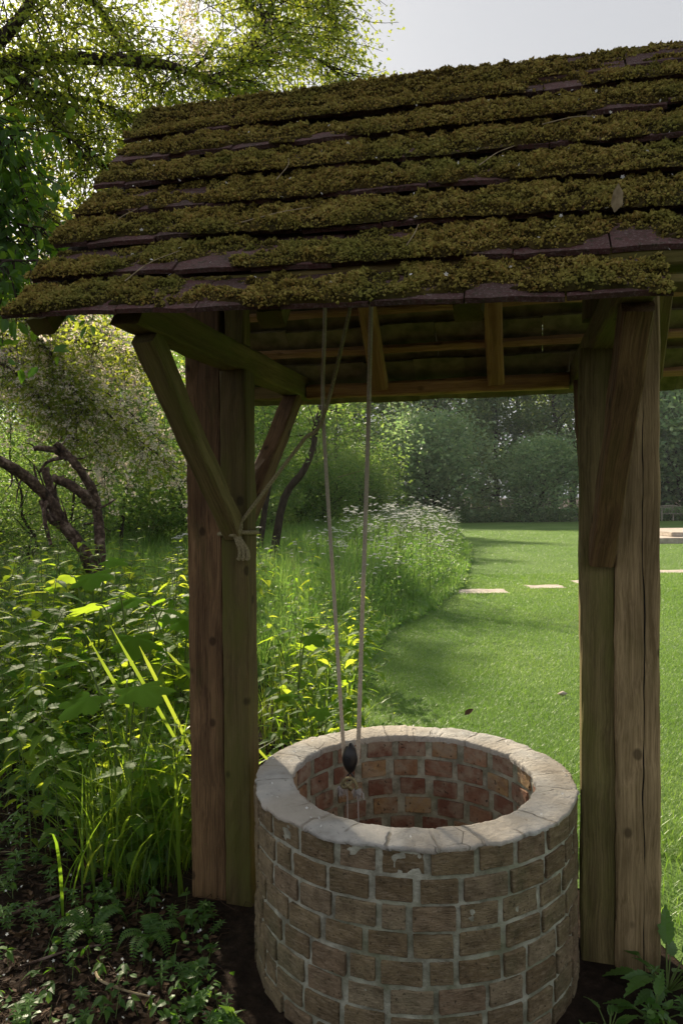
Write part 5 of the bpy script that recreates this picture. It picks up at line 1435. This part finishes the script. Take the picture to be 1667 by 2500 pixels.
# dry stalks on the roof, the lawn and the soil
def stalk(name, pts, r, label, mat='stalk', cat='stalk', group=None):
    g = Geo(); P = spline(pts, 14); tube(g, P, np.linspace(r, r * 0.6, 14), 5); o = g.build(name, M[mat]); return tag(o, label, cat, group)
def on_roof(u, v, w=0.062): return tuple(hw(*front(u, v, w)))
for (u0_, v0_, u1_, v1_, cv, lb) in ((0.35, 0.66, 0.36, 0.80, 0.02, 'pale curved stalk lying upright in the middle of the mossy roof'), (0.98, 0.64, 1.08, 0.74, 0.0, 'dry stalk slanting across the mossy roof, right of the middle'), (0.28, 0.40, 0.50, 0.47, 0.02, 'long thin dry stalk lying low on the mossy roof'), (0.80, 0.20, 0.83, 0.33, 0.01, 'short dry stalk near the eave on the right half of the roof'), (-0.16, 0.42, -0.10, 0.55, 0.0, 'short straw near the left verge of the mossy roof'), (0.02, 0.12, 0.14, 0.27, -0.01, 'dry straw above the bare tile by the left of the eave'), (1.16, 0.86, 1.32, 0.88, 0.01, 'thin pale straw high on the mossy roof')):
    stalk('dry_stalk', [on_roof(u0_, v0_), on_roof((u0_ + u1_) / 2 + cv, (v0_ + v1_) / 2, 0.070), on_roof(u1_, v1_)], 0.0018, lb, group='dry stalks on the roof')
g = Geo(); q = np.array(on_roof(1.33, 0.315, 0.07)); scatter(g, *LEAF6, [q], frames(np.array([[0.1, -0.35, 1.0]]), np.array([[0.2, -1.0, 0.1]])), [0.07]); tag(g.build('dead_leaf', M['stalk']), 'pale dead leaf stuck upright in the moss near the right of the roof', 'dead leaf')
stalk('straw', [ray(826, 1165, 2.9), ray(852, 1158, 2.88), ray(880, 1150, 2.86)], 0.0016, 'single orange straw caught by a cobweb between the two rope falls', cat='straw')
stalk('twig', [(-1.32, 2.72, .03), (-1.15, 2.86, .04), (-0.98, 3.06, .03)], 0.009, 'brown fallen stick on the dark soil at the left picture edge', 'deadwood', 'twig', 'sticks on the soil')
stalk('twig', [(-0.83, 2.42, .03), (-0.79, 2.36, .04), (-0.70, 2.32, .035), (-0.62, 2.30, .03)], 0.005, 'bent pale twig on the dark soil in front of the left post', 'stalk', 'twig', 'sticks on the soil')
stalk('twig', [(-1.26, 3.5, .12), (-1.08, 3.4, .16), (-0.90, 3.3, .10)], 0.006, 'straight pale twig leaning in the weeds left of the tall grass', 'stalk', 'twig', 'sticks on the soil')
stalk('twig', [(-1.10, 2.45, .03), (-0.95, 2.55, .03), (-0.80, 2.58, .03)], 0.005, 'thin brown twig lying among the white petals', 'deadwood', 'twig', 'sticks on the soil')
g = Geo(); q = ray(1125, 1762, 5.2); q[2] = 0.05; scatter(g, *LEAF6, [q], frames(np.array([[0.8, 0.3, 0.5]]), np.array([[-0.3, -0.6, 0.6]])), [0.085]); tag(g.build('dead_leaf', M['litter']), 'curled brown dead leaf on the mown grass just beyond the well', 'dead leaf')
g = Geo(); q = ray(1366, 1704, 5.8); q[2] = 0.035; scatter(g, *OCT, [q], np.eye(3)[None], np.array([[0.045, 0.03, 0.022]])); tag(g.build('pebble', M['stone'], None, True), 'small grey pebble on the grass just left of the right posts', 'stone')

# low weeds on the soil
g = Geo()
def weed_patch(n, fx, size, hmax):
    for _ in range(n):
        x, y = fx()
        if not free(x, y) or math.hypot(x - WC.x, y - WC.y) < 0.615: continue
        z0 = float(ground_z(x, y)); k = rg.integers(3, 8); h = rg.uniform(0.25, 1.0) * hmax; b = np.array([x, y, z0])
        kind = rg.random()
        top = b + np.array([rg.normal(0, 0.02), rg.normal(0, 0.02), h])
        tube(g, [b, (b + top) / 2, top], [0.0014, 0.0012, 0.0010], 3, 1, cap=False)
        if kind < 0.45:                 # toothed leaves
            P = np.repeat(top[None], k, 0); P[:, 2] -= rg.uniform(0, 0.5, k) * h
            scatter(g, NT[0], NT[1], P, rand_frames(rg, k, droop=0.1, flat=0.35), size * rg.uniform(0.5, 1.15, k))
        elif kind < 0.75:               # whorls of narrow leaves
            for q in (0.4, 0.7, 1.0):
                kk = 6; a = np.arange(kk) / kk * 6.28 + rg.random()
                P = np.repeat((b + (top - b) * q)[None], kk, 0); x_ = np.stack([np.cos(a), np.sin(a), 0.15 + 0 * a], -1)
                scatter(g, *LEAF4, P, frames(x_, np.array([[0, 0, 1.0]])), np.stack([np.full(kk, size * 0.7), np.full(kk, size * 0.42), np.full(kk, size)], -1))
        else:                           # rounded leaves
            P = np.repeat(top[None], k, 0) + rg.normal(0, 0.02, (k, 3)) * np.array([1, 1, 0.6])
            scatter(g, *LEAF6, P, rand_frames(rg, k, droop=0.0, flat=0.3), np.stack([size * 0.8 * rg.uniform(0.6, 1.1, k), size * 1.25 * rg.uniform(0.6, 1.1, k), np.full(k, size)], -1))
def f1():
    y = rg.uniform(2.15, 3.3); return rg.uniform(-0.49 * y, -0.30 + 0.02 * y), y
def f2():
    a = rg.uniform(3.35, 4.9); r_ = rg.uniform(0.63, 0.85); return WC.x + math.cos(a) * r_, WC.y + math.sin(a) * r_
def f5():
    y = rg.uniform(2.2, 3.0); return rg.uniform(-0.55, -0.22), y
def f6():
    y = rg.uniform(1.9, 2.6); return rg.uniform(0.66, 1.5), y
def f3():
    y = rg.uniform(3.0, 5.0); return rg.uniform(-0.49 * y, -0.25 * y), y
def f4():
    y = rg.uniform(3.3, 6.5); return float(edge_x(y)) - rg.uniform(-0.05, 0.5), y
weed_patch(175, f1, 0.042, 0.10); weed_patch(70, f2, 0.045, 0.12); weed_patch(95, f5, 0.035, 0.08); weed_patch(45, f6, 0.045, 0.10); weed_patch(150, f3, 0.07, 0.28); weed_patch(120, f4, 0.06, 0.2)
g.m2 = True
tag(g.build('low_weeds', [M['weed'], M['stem']]), kind='stuff')

# ferns
def make_fern(seed, n, L):
    rg = np.random.default_rng(seed); t = thing('fern', 'x', 'fern')
    for k in range(n):
        g = Geo(); a = k / n * 6.28 + rg.normal(0, 0.2); d = np.array([math.cos(a), math.sin(a), 0])
        P = spline([(0, 0, 0), d * L * 0.3 + np.array([0, 0, L * 0.45]), d * L * 0.75 + np.array([0, 0, L * 0.50]), d * L], 22); tube(g, P, np.linspace(0.002, 0.0006, 22), 4)
        tn = unit(np.gradient(P, axis=0)); sd = unit(np.cross(tn, np.array([0, 0, 1.0])))
        for i in range(3, 22):
            ln = L * 0.24 * math.sin(math.pi * (0.12 + 0.88 * i / 22)) + 0.003
            for s in (-1, 1):
                scatter(g, *LEAF4, [P[i]], frames((sd[i] * s + tn[i] * 0.35)[None], np.cross(sd[i], tn[i])[None] + 0.05), np.array([[ln, ln * 0.62, ln]]))
        g.build('frond', M['weed'], t)
    return t
used.clear()
fr = make_fern(3, 6, 0.145)
for (x, y, rz, s, lb) in ((-0.93, 2.66, 0.3, 1.0, 'small fern with bright fronds on the dark soil, left of the post'), (-0.70, 2.62, 1.4, 0.85, 'small fern half hidden in weeds directly in front of the left post')):
    plant(fr, x, y, rz, s, lb, 'ferns')

# dock at the foot of the right post
def make_dock(seed, n, L):
    rg = np.random.default_rng(seed); t = thing('dock_plant', 'x', 'dock'); s = Geo(); f = Geo()
    DK = toothed(7, 0.24, 0.35, 0.05, 0.75); pos, xs, zs, ss = [], [], [], []
    for k in range(n):
        a = k * 2.4 + rg.normal(0, 0.3); el = rg.uniform(0.35, 1.15); ln = L * rg.uniform(0.6, 1.1); d = np.array([math.cos(a) * math.cos(el), math.sin(a) * math.cos(el), math.sin(el)])
        tube(s, [(0, 0, 0), d * ln * 0.4, d * ln * 0.8], [0.003, 0.0025, 0.002], 5, cap=False); pos.append(d * ln * 0.78); xs.append(d + np.array([0, 0, -0.45])); zs.append(np.array([0, 0, 1.0]) + rg.normal(0, 0.3, 3)); ss.append(ln * rg.uniform(0.55, 0.9))
    scatter(f, DK[0], DK[1], np.array(pos), frames(np.array(xs), np.array(zs)), np.array(ss))
    s.build('stem', M['stem'], t, True); f.build('leaves', M['weed'], t); return t
used.clear()
dk = make_dock(9, 20, 0.155); dk2 = make_dock(10, 10, 0.11)
for o, x, y, rz, s, lb in ((dk, 1.03, 2.34, 0.2, 1.05, 'leafy green dock growing against the foot of the right outer post'), (dk2, 0.78, 2.16, 1.2, 0.75, 'small dock seedling between the well and the right posts'), (dk2, 0.93, 2.20, 3.0, 0.9, 'low dock in front of the gap between the right posts'), (dk2, 0.70, 2.05, 4.0, 0.6, 'tiny green seedling at the right foot of the brick well')):
    plant(o, x, y, rz, s, lb, 'docks by the right post')

# ---------------------------------------------------------------- morning haze over the lawn
n = N('haze_air')
pv = n('VolumePrincipled', Density=0.0005, Anisotropy=0.25)
pv.inputs['Color'].default_value = (0.86, 0.93, 1.0, 1)
n.t.links.new(pv.outputs[0], n.out.inputs['Volume'])
g = Geo(); V = [(x, y, z) for z in (-3.0, 32.0) for y in (-12.0, 90.0) for x in (-60.0, 60.0)]
g.add(V, [(0, 2, 3, 1), (4, 5, 7, 6), (0, 1, 5, 4), (2, 6, 7, 3), (0, 4, 6, 2), (1, 3, 7, 5)])
tag(g.build('haze', n.m), kind='stuff')
